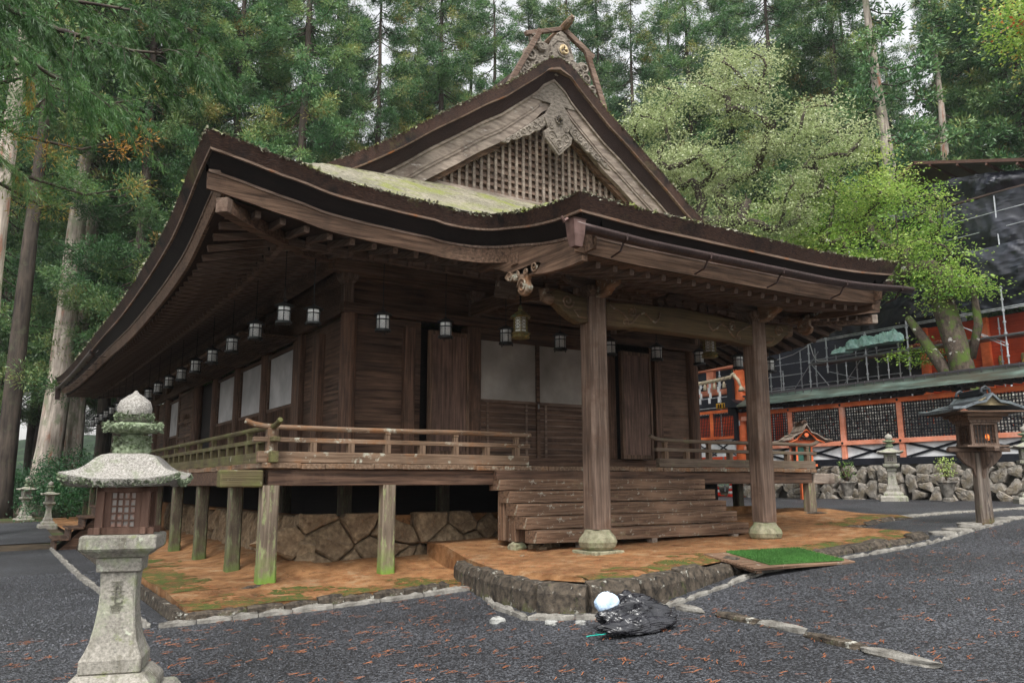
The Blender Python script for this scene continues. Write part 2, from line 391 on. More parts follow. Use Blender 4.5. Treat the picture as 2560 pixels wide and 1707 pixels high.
# hip rafters
for sgn,cx in((1,0.),(-1,13.4)):
    q=MB(); p=lambda s,z:(cx+sgn*s,s,z)
    zz=lambda s: zs(s,s)-.10
    ss=lin(-1.0,2.15,7)
    for a,c in zip(ss,ss[1:]): q.beam(p(a,zz(a)-(.06 if a>.4 else 0)),p(c,zz(c)-(.06 if a>.4 else 0)),.18,.21)
    hr=q.build('hip_rafter',wood('under','x'),hall)
    MB().beam(p(-1.08,zz(-1.0)),p(-.99,zz(-1.0)),.19,.22).build('rafter_end',wood('grey' if sgn>0 else 'pale','x'),hr,bevel=.008)
# ------------------------------------------------ gable
def gt(x): return 5.8+HH(min(x-X0,X1-x))
GX=[1.10]+lin(1.4,AX,34)+lin(AX,12.0,34)[1:]+[12.3]
def gband(name,prof,m,parent,xl,xr,smooth=False):
    """prof [(y,drop)] swept along the gable slope"""
    q=MB(); xs_=[x for x in GX if xl<x<xr]; xs_=[xl]+xs_+[xr]; n=len(prof); vs=[]
    for x in xs_:
        k=1 if abs(x-AX)>.5 else 1
        s_=(gt(x+.05)-gt(x-.05))/.1; f_=1.0
        for y,d in prof: vs.append((x,y,gt(x)-d+(.20*max(0,1-abs(x-AX)/.5) if d>.29 else 0)))
    fs=[(i*n+j,i*n+(j+1)%n,(i+1)*n+(j+1)%n,(i+1)*n+j) for i in range(len(xs_)-1) for j in range(n)]
    q.add(vs,fs+[tuple(range(n)),tuple(range((len(xs_)-1)*n,len(xs_)*n))])
    return q.build(name,m,parent,smooth=smooth)
gable=gband('gable',[(1.27,-.015),(1.30,.27),(1.75,.27),(1.75,.0)],wood('bark'),hall,1.10,12.3)
gband('gable_strip',[(1.29,.272),(1.30,.305),(1.75,.305),(1.75,.272)],wood('strip'),gable,1.45,11.95)
gband('gable_lower_bark',[(1.36,.306),(1.50,.60),(1.8,.60),(1.8,.306)],material('bark_low',(.008,.005,.005),(.045,.024,.02),(60,60,60),bump=.4),gable,1.75,11.65)
bx=wood('pale','x')
gband('bargeboard',[(1.52,.602),(1.52,.665),(1.57,.665),(1.57,.95),(1.585,.95),(1.585,1.02),(1.61,1.02),(1.61,1.26),(1.72,1.26),(1.72,.602)],bx,gable,2.35,11.05)
gband('inner_board',[(1.74,1.24),(1.74,1.38),(1.86,1.38),(1.86,1.24)],wood('under'),gable,3.2,10.2)
fringe([(x,1.27,gt(x)+.01) for x in GX],800,M_tuft,'moss_fringe',gable)
# lattice in the gable
q=MB(); lat=wood('pale','z')
x=3.3
while x<10.2:
    top=gt(x)-1.27; bot=7.93
    if top>bot+.08: q.box(x-.032,x+.032,1.90,1.945,bot,top)
    x+=.185
q.build('lattice_bars',lat,gable)
q=MB(); z=8.02
while z<9.9:
    xs2=[x for x in lin(3.0,AX,60) if gt(x)-1.27>z+.05]
    if xs2: q.box(min(xs2),2*AX-min(xs2),1.935,1.985,z-.035,z+.035)
    z+=.165
q.build('lattice_rails',wood('grey','x'),gable)
q=MB(); P=[(x,gt(x)-1.25) for x in lin(3.0,10.4,40) if gt(x)-1.25>7.9]; q.prism([(P[0][0],7.8)]+P+[(P[-1][0],7.8)],1.995,2.05); q.build('gable_wall',wood('grey','x'),gable)
q=MB(); q.box(2.9,10.5,1.78,1.99,7.60,7.93); q.build('gable_sill',bx,gable,bevel=.01)
# carved pendant
M_carv=material('carved_wood',(.085,.07,.055),(.31,.27,.225),(9,9,20),rough=.8,bump=.6,bumpscale=30)
def carve(parent,name,solidpoly,lines,y,th,m=None,lr=.016):
    q=MB()
    for po in solidpoly: q.prism(po,y,y+th)
    o=q.build(name,m or M_carv,parent,bevel=.012)
    q=MB()
    for ln in lines: q.tube([(a,y-.004,c) for a,c in ln],[lr*(1-.5*i/len(ln)) for i in range(len(ln))],6)
    q.build('carved_scroll',m or M_carv,o,smooth=True)
    return o
cx=6.74
body=[(cx-.40,9.86),(cx-.28,9.62),(cx-.40,9.52),(cx-.36,9.35),(cx-.2,9.2),(cx-.06,9.05),(cx,9.0),(cx+.06,9.05),(cx+.2,9.2),(cx+.36,9.35),(cx+.40,9.52),(cx+.28,9.62),(cx+.40,9.86),(cx+.12,10.34),(cx-.12,10.34)]
ls_=[spiral(cx-.2,9.45,.13,1.4,0),spiral(cx+.2,9.45,.13,1.4,math.pi,-1),spiral(cx,9.27,.12,1.6,1),spiral(cx-.2,9.68,.08,1.2,2),spiral(cx+.2,9.68,.08,1.2,1,-1),[(cx-.3,9.4),(cx-.15,9.25),(cx,9.08),(cx+.15,9.25),(cx+.3,9.4)]]
pend=carve(gable,'gable_pendant',[body],ls_,1.44,.09,lr=.02)
q=MB()
for k in range(8):
    a=k*math.pi/4; q.cyl((cx+.07*math.cos(a),1.40,9.88+.07*math.sin(a)),(cx+.07*math.cos(a),1.45,9.88+.07*math.sin(a)),.045,n=8)
q.cyl((cx,1.30,9.88),(cx,1.45,9.88),.035,n=8); q.build('pendant_boss',M_carv,pend)
for s_ in(-1,1):
    def w_(t): xx=.36+t*1.15; return xx
    top=[(cx+s_*(.34+t*1.2),gt(AX+s_*(.34+t*1.2))-1.24) for t in lin(0,1,9)]
    bot=[(x,z-.30*(1-((i/8)**1.6))-.04*(i%2)) for i,(x,z) in enumerate(top)]
    ln=[]
    for i in range(1,8): ln.append(spiral(top[i][0],(top[i][1]+bot[i][1])/2,.10-.006*i,1.3,i,s_))
    carve(gable,'pendant_wing',[top+bot[::-1]],ln,1.47,.06,lr=.018)
# ridge ornament
YO=1.45
ax=6.86
body=[(ax-.75,11.02),(ax-.55,11.3),(ax-.28,11.42),(ax-.30,11.72),(ax-.18,11.98),(ax+.0,12.16),(ax+.16,12.1),(ax+.26,11.9),(ax+.36,11.6),(ax+.42,11.25),(ax+.75,10.9)]
ln=[spiral(ax-.1,12.02,.05,.7,0),spiral(ax+.2,11.95,.05,.7,0),spiral(ax-.3,11.45,.07,.8,1),spiral(ax+.3,11.42,.07,.8,1),[(ax-.25,11.7),(ax-.13,11.86),(ax+.05,11.9),(ax+.2,11.84),(ax+.28,11.65)],[(ax-.6,11.1),(ax-.3,11.25),(ax,11.38),(ax+.3,11.25),(ax+.55,11.0)]]
orn=carve(roof,'ridge_ornament',[body],ln,YO,.14,lr=.02)
q=MB(); q.prism([(5.45,10.3),(5.75,10.95),(6.1,11.6),(6.35,11.8),(6.6,11.75),(6.8,11.9),(7.2,11.6),(7.5,11.5),(7.75,11.1),(8.05,10.3)],YO+.10,YO+.2); q.build('backing_panel',M_carv,orn)
def cloud(cxs,name='cloud_carving'):
    q=MB(); L_=[]
    for (x,z,r_) in cxs:
        pts=[(x+r_*math.cos(a)*(1+.06*math.sin(3*a)),z+r_*math.sin(a)) for a in [2*math.pi*k/16 for k in range(16)]]
        q.prism(pts,YO+.02+rnd.uniform(0,.04),YO+.13)
        L_.append((x,z,r_))
    o=q.build(name,M_carv,orn,bevel=.02)
    q=MB()
    for x,z,r_ in L_:
        s_=spiral(x,z,r_*.8,1.3,rnd.uniform(0,6),rnd.choice((-1,1)),n=22)
        q.tube([(a,YO+.02,c) for a,c in s_],[.03*(1-.6*i/22)*(r_/.15) for i in range(22)],6)
    q.build('carved_scroll',M_carv,o,smooth=True)
cloud([(6.17,11.72,.17),(6.33,11.62,.13),(6.02,11.32,.19),(6.2,11.1,.19),(5.92,11.03,.15),(6.38,11.28,.13),(5.83,10.83,.17),(6.02,10.83,.15),(5.68,10.62,.14),(5.84,10.62,.13),(5.55,10.45,.1),(6.45,11.05,.14)])
cloud([(7.55,11.42,.17),(7.42,11.28,.13),(7.62,11.15,.16),(7.5,10.98,.14),(7.78,10.9,.14),(7.68,10.7,.14),(7.9,10.6,.12),(7.95,10.4,.1),(7.3,11.15,.14)])
M_gold=material('gilt',(.36,.27,.14),(.60,.48,.30),(20,20,20),rough=.5,bump=.1)
q=MB(); q.cyl((ax+.04,YO-.03,11.66),(ax+.04,YO,11.66),.17,n=24); cr=q.build('crest_disc',M_carv,orn)
q=MB()
for k in range(3):     # three comma swirls
    a0=k*2*math.pi/3
    pts=[];rr=[]
    for i in range(14):
        t=i/13; a=a0+t*2.3; rad=.062+.07*t
        pts.append((ax+.04+rad*math.cos(a),YO-.045,11.66+rad*math.sin(a))); rr.append(.044*(1-t)**.8+.004)
    q.tube(pts,rr,8)
q.build('comma_crest',M_gold,cr,smooth=True)
wg=wood('grey','x')
q=MB(); q.tube([(6.97,1.12,12.40),(6.96,1.25,12.33),(6.95,1.5,12.26),(6.95,2.2,12.2)],[.05,.09,.10,.09],8); q.build('ridge_log',wood('rail','y'),roof)
q=MB(); q.beam((5.88,1.5,11.80),(6.92,1.5,12.24),.10,.10); q.beam((6.95,1.5,12.26),(7.85,1.5,11.78),.10,.14); q.build('ornament_cap_board',wg,orn,bevel=.01)
for a,c,w_ in(((6.28,1.48,12.0),(5.42,1.48,10.42),.13),((7.62,1.48,11.9),(8.15,1.48,10.5),.15)): MB().beam(a,c,.09,w_).build('ornament_brace',wg,orn,bevel=.01)
# ridge cap running back, covered in bark and boards
q=MB()
pr=[(AX-1.0,10.45),(AX-.75,11.0),(AX-.45,11.48),(AX-.2,11.6),(AX+.2,11.6),(AX+.45,11.48),(AX+.75,11.0),(AX+1.0,10.45)]
q.prism(pr,1.95,30.5); q.build('ridge_cap',wood('bark'),roof)
q=MB()
for i in range(60):
    y=2.1+i*.47
    q.beam((AX-.15,y,11.64),(AX-.8,y,10.98),.34,.03,up=(-.8,0,.6)); q.beam((AX+.15,y,11.64),(AX+.8,y,10.98),.34,.03,up=(.8,0,.6))
q.build('ridge_boards',wood('bark'),roof)
# back gable closure
q=MB(); q.prism([(x,gt(x)-.05) for x in lin(1.2,12.2,40)],29.25,29.35); q.build('back_gable_wall',wood('dark','x'),hall)
# ------------------------------------------------ body: columns, beams, walls
dk=wood('dark','z'); dkx=wood('dark','x'); dky=wood('dark','y')
YW,YE=2.1,28.6
colY=[2.1,7.63,10.35,13.05,15.75,18.45,21.15,23.85,26.5,28.6]
def column(x,y,r=.16,z0=1.95,z1=4.93,name='column',m=None):
    q=MB(); q.lathe([(r,z0),(r,z1)],(x,y,0),n=16); q.build(name,m or wood('grey','z') if False else (m or dk),hall,origin=(x,y,z0),smooth=False)
cf=material('column_wood',(.035,.017,.010),(.18,.10,.065),(22,22,1.2),rough=.7,bump=.5,layers=[((.05,.03,.02),1.1,.5,.7)])
for y in colY: column(2.1,y,m=cf)
column(11.3,2.1,m=cf)
for y in colY[1:]: column(11.3,y,m=cf)
q=MB()
q.box(1.92,11.48,1.93,2.08,4.93,5.13); q.box(1.93,2.08,2.12,YE,4.93,5.13); q.box(11.32,11.47,2.12,YE,4.93,5.13)
q.build('tie_beam',dkx,hall,bevel=.008)
q=MB()
q.box(2.0,11.4,1.965,2.12,5.62,5.82); q.box(1.965,2.12,2.13,YE,5.62,5.82); q.box(11.28,11.435,2.13,YE,5.62,5.82)
q.box(1.9,11.5,1.90,2.05,6.02,6.24); q.box(1.90,2.05,2.06,YE,6.02,6.24); q.box(11.35,11.5,2.06,YE,6.02,6.24)
q.build('upper_beam',wood('under','x'),hall,bevel=.01)
q=MB(); q.box(2.14,11.26,2.10,2.16,5.10,7.2); q.box(2.10,2.16,2.17,YE,5.10,7.2); q.box(11.24,11.3,2.17,YE,5.10,7.2); q.build('upper_wall',dkx,hall)
q=MB(); q.box(2.0,11.4,1.98,2.22,1.98,2.2); q.box(1.98,2.2,2.23,YE,1.98,2.2); q.box(11.2,11.42,2.23,YE,1.98,2.2); q.build('ground_sill',dkx,hall,bevel=.008)
# brackets on the columns (boat bracket with carved nose) and short struts
def bracket(x,y,dirs,name='bracket'):
    q=MB(); q.box(x-.1,x+.1,y-.1,y+.1,5.13,5.55)
    q.lathe([(.11,5.50),(.17,5.62),(.17,5.70)],(x,y,0),sq=True)
    o=q.build(name,wood('grey','z'),hall,bevel=.01)
    q=MB()
    for dx,dy in dirs:
        P=[(.0,.0),(.18,0),(.30,.06),(.40,.15),(.62,.22),(.62,.34),(0,.34)]
        pts=[(a,c) for a,c in P]
        n=len(pts); w_=.06
        vs=[]
        for s_ in(-1,1):
            for a,c in pts: vs.append((x+dx*a-dy*s_*w_,y+dy*a+dx*s_*w_,5.68+c))
        q.add(vs,[tuple(range(n)),tuple(range(2*n-1,n-1,-1))]+[(i,i+n,(i+1)%n+n,(i+1)%n) for i in range(n)])
        sp=spiral(.42,.22,.09,1.2,2.5,-1,n=16)
        for s_ in(-1,1): q.tube([(x+dx*a-dy*s_*(w_+.004),y+dy*a+dx*s_*(w_+.004),5.68+c) for a,c in sp],.012,5)
    q.build('carved_arm',wood('grey','x'),o,bevel=.008)
bracket(2.02,2.02,[(-1,0),(0,-1),(.707,-.707),(-.707,-.707)])
bracket(4.86,2.0,[(-1,0),(1,0),(0,-1)]); bracket(8.6,2.0,[(-1,0),(1,0),(0,-1)]); bracket(11.38,2.02,[(1,0),(0,-1),(.707,-.707)])
for y in colY[1:]: bracket(2.02,y,[(0,-1),(0,1),(-1,0)])
# left wall panels
M_paper=material('white_paper',(.38,.37,.37),(.46,.45,.45),(3,3,3),rough=.9,bump=.05)
def planks_y(x,y0,y1,z0,z1,name='plank_wall',n=5):
    q=MB(); h=(z1-z0)/n
    for i in range(n): q.box(x-.02+rnd.uniform(-.006,.006),x+.03,y0,y1,z0+h*i+.004,z0+h*(i+1)-.004)
    return q.build(name,wood('dark','y'),hall)
def planks_x(y,x0,x1,z0,z1,name='plank_wall',n=5):
    q=MB(); h=(z1-z0)/n
    for i in range(n): q.box(x0,x1,y-.02+rnd.uniform(-.006,.006),y+.03,z0+h*i+.004,z0+h*(i+1)-.004)
    return q.build(name,wood('dark','x'),hall)
planks_y(2.14,2.26,5.0,2.2,4.93)
q=MB(); q.box(1.98,2.16,3.48,3.86,2.2,4.75); q.build('wall_post',cf,hall,bevel=.01)
q=MB(); q.box(2.0,2.18,4.75,5.28,2.2,4.93); q.build('wall_post',cf,hall,bevel=.01)
def latwin(y0,y1,split=True,low=True):
    """white sliding panels above a dense wooden lattice"""
    o=MB().box(2.06,2.10,y0,y1,3.38,3.46).box(2.06,2.10,y0,y1,4.72,4.80).box(2.06,2.10,y0,y0+.06,3.46,4.72).box(2.06,2.10,y1-.06,y1,3.46,4.72).build('window_frame',dky,hall)
    mid=(y0+y1)/2
    MB().box(2.11,2.13,y0+.06,mid-.005,3.46,4.72).build('white_panel',M_paper,o)
    MB().box(2.115,2.135,mid+.005,y1-.06,3.46,4.72).build('white_panel',M_paper,o)
    q=MB(); y=y0+.05
    while y<y1: q.box(2.05,2.075,y,y+.03,2.22,3.38); y+=.10
    z=2.3
    while z<3.36: q.box(2.078,2.10,y0,y1,z,z+.03); z+=.105
    q.build('lattice',dk,o)
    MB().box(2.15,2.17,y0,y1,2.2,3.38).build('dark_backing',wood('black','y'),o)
for a,c in((5.3,7.45),(7.83,10.15),(10.55,12.85)): latwin(a,c)
latwin(18.7,20.9); latwin(24.1,26.2)
planks_y(2.14,21.3,23.7,2.2,4.93); planks_y(2.14,26.7,28.6,2.2,4.93)
# open doorway and carved folding door leaves
MB().box(2.6,2.65,13.2,18.3,2.2,4.93).build('doorway_shade',wood('black','y'),hall)  # black sheet stands in for the shade inside the open doorway
def panel_door(x,y0,y1,z0,z1,ang=0,name='panel_door'):
    q=MB(); q.box(x,x+.05,y0,y1,z0,z1); o=q.build(name,dky,hall)
    q=MB(); w_=.09
    q.box(x-.03,x,y0,y0+w_,z0,z1).box(x-.03,x,y1-w_,y1,z0,z1)
    for z in lin(z0,z1-w_,6): q.box(x-.028,x,y0+w_,y1-w_,z,z+w_)
    m_=(y0+y1)/2; q.box(x-.026,x,m_-.04,m_+.04,z0+w_,z0+(z1-z0)*.36)
    q.build('door_rails',wood('under','y'),o,bevel=.006)
    q=MB(); yy,zz=m_,z0+(z1-z0)*.62
    for k in range(18):
        a=2*math.pi*k/18; q.tube([(x-.012,yy+.38*(y1-y0)*.75*math.cos(a)*.4,zz+.05*math.sin(a)),(x-.012,yy+.38*(y1-y0)*math.cos(a),zz+.22*math.sin(a))],.014,5)
    q.build('carved_oval',wood('under','y'),o)
panel_door(1.98,15.9,18.3,2.25,4.85); panel_door(2.3,13.3,14.6,2.25,4.85)
# raised lattice shutters hung level under the left eave
for a,c in((5.0,7.6),(7.7,10.3),(10.4,13.0),(13.1,15.6)):
    q=MB()
    x=.78
    while x<1.95: q.box(x,x+.03,a,c,4.86,4.885); x+=.085
    q.box(.72,.78,a,c,4.84,4.90).box(1.93,1.99,a,c,4.84,4.90)
    y=a
    while y<c: q.box(.78,1.93,y,y+.03,4.888,4.912); y+=.085
    q.build('raised_shutter',wood('under','y'),hall)
# front wall
planks_x(2.14,2.26,3.66,2.2,4.93,n=5); planks_x(2.14,9.9,11.14,2.2,4.93,n=5)
for x0_,x1_ in((3.25,3.48),(9.92,10.15)): MB().box(x0_,x1_,1.97,2.12,2.2,4.78).build('wall_post',cf,hall,bevel=.01)
for x in(4.86,8.54):   # inner columns either side of the doorway
    MB().box(x-.16,x+.16,1.99,2.3,2.2,4.93).build('door_post',cf,hall,bevel=.015)
def board_door(x0,x1,name='board_door'):
    o=MB().box(x0,x1,1.80,1.86,2.28,4.68).build(name,wood('grey','z') if False else material('door_wood',(.045,.024,.017),(.20,.12,.088),(20,20,1.0),rough=.7,bump=.5,layers=[((.06,.035,.025),1,.5,.7)]),hall)
    q=MB().box(x0-.02,x0+.05,1.775,1.885,2.2,4.72).box(x1-.05,x1+.02,1.775,1.885,2.2,4.72).box(x0+.05,x1-.05,1.775,1.885,4.64,4.72).box(x0+.05,x1-.05,1.775,1.885,2.2,2.3)
    q.build('door_frame',wood('under','z'),o,bevel=.006)
    return o
board_door(3.72,4.6); board_door(8.72,9.62)
# white upper panels and slatted lower doors in the middle bays
fr_=MB().box(5.02,8.38,2.06,2.2,4.69,4.93).box(6.48,6.56,2.04,2.12,2.2,4.69).box(5.0,5.06,2.06,2.2,2.2,4.69).box(8.34,8.40,2.06,2.2,2.2,4.69).build('sliding_door_frame',dkx,hall)
for a,c in((5.06,6.48),(6.56,8.34)):
    MB().box(a,c,2.10,2.12,3.41,4.69).build('white_panel',material('white_panel_front',(.27,.245,.22),(.33,.305,.275),(3,3,3),rough=.9,bump=.05),fr_)
    q=MB(); 
    for i in range(9): q.box(a,c,2.085,2.10,2.26+i*.128,2.285+i*.128)
    q.box(a,c,2.06,2.12,3.36,3.42); MB().box(a,c,2.102,2.12,2.2,3.38).build('door_board',wood('dark','x'),fr_)
    n=3
    for x in (a+.18,a+(c-a)*.82): q.box(x-.03,x+.03,2.075,2.10,2.2,3.36)
    q.build('slatted_door',wood('grey','x'),fr_)
MB().box(6.50,6.53,2.02,2.04,3.27,3.37).build('door_catch',plain('iron',(.22,.22,.22),.5,.6),fr_)
MB().box(2.2,11.2,2.5,28,1.9,4.9).build('interior_shade_block',wood('black','y'),hall)  # near-black block fills the hall, standing in for the shade indoors
# carved rainbow beam across the front wall and signs
q=MB().box(5.0,8.42,1.90,2.05,5.18,5.55); rb=q.build('carved_wall_beam',wood('under','x'),hall,bevel=.02)
q=MB()
for x0_,sg in((5.35,1),(8.05,-1)):
    ln=[(x0_-sg*.3,5.50),(x0_-sg*.1,5.42),(x0_+sg*.05,5.30),(x0_+sg*.12,5.26)]+[(x0_+sg*.12,5.26),(x0_+sg*.25,5.34),(x0_+sg*.4,5.46),(x0_+sg*.55,5.46),(x0_+sg*.7,5.34),(x0_+sg*.8,5.40)]
    q.tube([(a,1.893,c) for a,c in ln],.014,5); q.tube([(a,1.893,c) for a,c in spiral(x0_+sg*.22,5.44,.09,1.3,0,sg)],.012,5)
q.build('carved_scroll',wood('grey','x'),rb)
# ------------------------------------------------ porch
GW=wood('grey','z')
def pillar(x):
    q=MB(); h=.18;c=.055
    oc=[(h-c,-h),(h,-h+c),(h,h-c),(h-c,h),(-h+c,h),(-h,h-c),(-h,-h+c),(-h+c,-h)]
    q.prism([(x+a,-2.1+d) for a,d in oc],0.93,4.72,axis='z'); q.build('porch_pillar',GW,hall,origin=(x,-2.1,.9))
    q=MB(); n=8
    q.lathe([(.235,.60),(.30,.655),(.325,.73),(.30,.80),(.235,.87),(.215,.925)],(x,-2.1,0),n=8,rot=math.pi/8)
    o=q.build('pillar_base',stone('base'),hall,bevel=.012); q=MB(); q.box(x-.30,x+.30,-2.4,-1.8,.50,.60); q.build('base_slab',stone('base'),o,bevel=.01)
pillar(4.81); pillar(8.79)
q=MB()
pr=[(4.99,4.25),(5.3,4.25),(5.6,4.29),(8.0,4.29),(8.3,4.25),(8.61,4.25),(8.61,4.66),(8.2,4.70),(6.8,4.76),(5.4,4.70),(4.99,4.66)]
q.prism(pr,-2.23,-1.97); kb=q.build('rainbow_beam',wood('olive','x'),hall,bevel=.02)
q=MB()
for x0_,sg in((5.35,1),(8.25,-1)):
    ln=[(x0_-sg*.28,4.62),(x0_-sg*.12,4.55),(x0_+sg*.02,4.50),(x0_+sg*.10,4.42),(x0_+sg*.12,4.33),(x0_+sg*.22,4.38),(x0_+sg*.35,4.52),(x0_+sg*.5,4.58),(x0_+sg*.62,4.48),(x0_+sg*.74,4.42),(x0_+sg*.82,4.5),(x0_+sg*.86,4.62)]
    q.tube([(a,-2.235,c) for a,c in ln],.019,5); q.tube([(a,-2.235,c) for a,c in spiral(x0_+sg*.2,4.56,.095,1.4,1,-sg)],.018,5); q.tube([(a,-2.235,c) for a,c in spiral(x0_+sg*.05,4.36,.05,1.2,1,sg)],.011,5)
q.build('carved_scroll',wood('rail','x'),kb,smooth=True)
def nose(x,sg,name='carved_nose'):
    pr=[(0,4.28),(.18,4.26),(.35,4.33),(.50,4.42),(.62,4.52),(.74,4.55),(.76,4.70),(.62,4.78),(.4,4.74),(0,4.70)]
    q=MB(); q.prism([(x+sg*a,c) for a,c in pr],-2.2,-2.0); o=q.build(name,wood('olive','x'),hall,bevel=.02)
    q=MB(); q.tube([(a,-2.205,c) for a,c in spiral(x+sg*.42,4.60,.12,1.5,0,sg)],.017,5); q.tube([(a,-2.205,c) for a,c in [(x+sg*.05,4.35),(x+sg*.2,4.36),(x+sg*.3,4.46),(x+sg*.16,4.48)]],.014,5)
    q.tube([(x+sg*.7,-2.12,4.60),(x+sg*.84,-2.12,4.62),(x+sg*.88,-2.12,4.72),(x+sg*.76,-2.12,4.76)],[.10,.09,.06,.04],8)
    q.build('carved_scroll',wood('rail','x'),o,smooth=True)
nose(4.63,-1); nose(8.97,1)
def forenose(x):   # beam noses pointing to the viewer with bracket stack
    pr=[(-2.28,4.70),(-2.5,4.72),(-2.62,4.82),(-2.75,4.85),(-2.78,4.97),(-2.6,5.06),(-2.28,5.08)]
    q=MB(); q.prism(pr,x-.09,x+.09,axis='x'); q.build('carved_fore_nose',wood('rail','y'),hall,bevel=.02)
    q=MB(); q.lathe([(.16,4.72),(.24,4.82),(.24,4.90)],(x,-2.1,0),sq=True); o=q.build('capital_block',GW,hall,bevel=.01)
    q=MB(); q.prism([(x-.62,5.10),(x-.62,5.0),(x-.5,4.94),(x-.3,4.90),(x+.3,4.90),(x+.5,4.94),(x+.62,5.0),(x+.62,5.10)],-2.17,-2.03)
    for dx in(-.5,0,.5): q.lathe([(.08,5.08),(.125,5.14),(.125,5.19)],(x+dx,-2.1,0),sq=True)
    q.build('bracket_arm',wood('grey','x'),o,bevel=.01)
forenose(4.81); forenose(8.79)
q=MB(); q.box(3.22,10.2,-2.2,-2.0,5.08,5.28); q.build('porch_purlin',wood('under','x'),hall,bevel=.015)
# carved frog-leg strut at mid beam
q=MB(); 
for (x,z,r_) in[(6.5,4.88,.12),(6.66,4.98,.12),(6.8,5.05,.13),(6.94,4.98,.12),(7.1,4.88,.12),(6.3,4.84,.09),(7.3,4.84,.09),(6.7,4.86,.1),(6.9,4.86,.1)]:
    q.prism([(x+r_*math.cos(a),z+r_*math.sin(a)) for a in [2*math.pi*k/12 for k in range(12)]],-2.2+rnd.uniform(-.03,.03),-2.03)
q.lathe([(.10,5.10),(.15,5.16),(.15,5.20)],(6.8,-2.1,0),sq=True)
q.build('frog_leg_strut',wood('dark','x'),hall,bevel=.015)
# porch tie beams back to the hall, porch rafters, verge purlin ends
for x in(4.81,8.79):
    q=MB(); pts=[(x,-1.95,4.55),(x,-1.2,4.95),(x,-.2,5.2),(x,.9,5.28),(x,1.95,5.28)]
    for a,c in zip(pts,pts[1:]): q.beam(a,c,.16,.26)
    q.build('curved_tie_beam',wood('under','y'),hall,bevel=.01)
def pzs(x,y): return pz(x,y)-.735-.03+ (0.03 if y>-3.5 else 0)
for i in range(22):
    x=3.35+i*(7.1-.35)/21
    q=MB(); pts=[(x,y,pzs(x,y)-.05) for y in lin(-3.68,-1.2,6)]
    for a,c in zip(pts,pts[1:]): q.beam(a,c,.085,.09)
    q.build('porch_rafter',wood('grey','y'),hall,origin=(x,-2,5.3))
MB().grid([[(x,y,pzs(x,y)) for x in lin(3.25,10.13,30)] for y in lin(-3.86,-.75,12)]).build('porch_soffit',wood('under','y'),hall,recalc=False)
for x,sg in((3.3,1),(10.08,-1)):
    q=MB(); P=[(y,pz(x,y)-.50) for y in lin(-3.85,-.9,14)]; Q=[(y,pz(x,y)-.86-.10*math.sin((y+3.85)/2.95*3.14)) for y in lin(-3.85,-.9,14)]
    q.prism(P+Q[::-1],x-.05,x+.05,axis='x'); o=q.build('verge_board',wood('under','y'),hall,bevel=.01)
    yc=-2.3; zc=pz(x,yc)-.98      # carved pendant under the verge board
    P=[(-.62,.10),(-.5,.0),(-.38,.02),(-.26,-.06),(-.16,-.02),(-.14,-.14),(-.22,-.22),(-.16,-.32),(-.05,-.36),(.07,-.34),(.17,-.24),(.13,-.14),(.15,-.02),(.26,-.05),(.38,.03),(.5,.0),(.62,.10),(.5,.16),(-.5,.16)]
    q=MB(); q.prism([(yc+a*.9,zc+c*.9) for a,c in P],x-.05,x+.05,axis='x'); pd=q.build('verge_pendant',wood('rail','y'),o,bevel=.02)
    q=MB()
    for s_ in(-1,1):
        for (a,c,r_) in((-.35,.08,.09),(.35,.08,.09),(0,-.18,.13),(-.12,.04,.06),(.12,.04,.06)): q.tube([(x+s_*.055,yc+u_,w_) for u_,w_ in spiral(a,zc+c*.9,r_,1.5,a*9)],.016,5)
    q.build('carved_scroll',wood('rail','y'),pd,smooth=True)
# copper rain gutter
M_cop=material('gutter_copper',(.035,.022,.02),(.085,.055,.05),(30,3,30),rough=.45,bump=.1,metal=.5,spec=.5)
def gutter(pts,name='rain_gutter',r_=.10,parent=roof):
    q=MB(); n=9; rows=[]
    for p in pts:
        rows.append(p)
    pts=[Vector(p) for p in pts]; vs=[];fs=[]
    for i,p in enumerate(pts):
        d=(pts[min(i+1,len(pts)-1)]-pts[max(0,i-1)]).normalized(); a=d.cross(Vector((0,0,1))).normalized(); 
        for k in range(n):
            t=math.pi+math.pi*k/(n-1); vs.append(p+a*math.cos(t)*r_+Vector((0,0,1))*math.sin(t)*r_)
        for k in range(n):
            t=2*math.pi-math.pi*k/(n-1); vs.append(p+a*math.cos(t)*r_*.9+Vector((0,0,1))*math.sin(t)*r_*.9)
    N=2*n
    for i in range(len(pts)-1):
        for k in range(N): fs.append((i*N+k,i*N+(k+1)%N,(i+1)*N+(k+1)%N,(i+1)*N+k))
    fs.append(tuple(range(N))); q.add(vs,fs)
    return q.build(name,M_cop,parent,smooth=True)
g1=gutter([(x,-4.22,pz(min(x,PX1),PY)-.49) for x in lin(2.82,10.68,20)])
for x in lin(3.7,10.3,5):
    z=pz(x,PY)-.5; q=MB(); q.tube([(x,-4.31,z+.02),(x,-4.30,z-.07),(x,-4.22,z-.10),(x,-4.15,z-.20),(x,-3.95,z-.24)],.016,6); q.build('gutter_bracket',M_cop,g1)
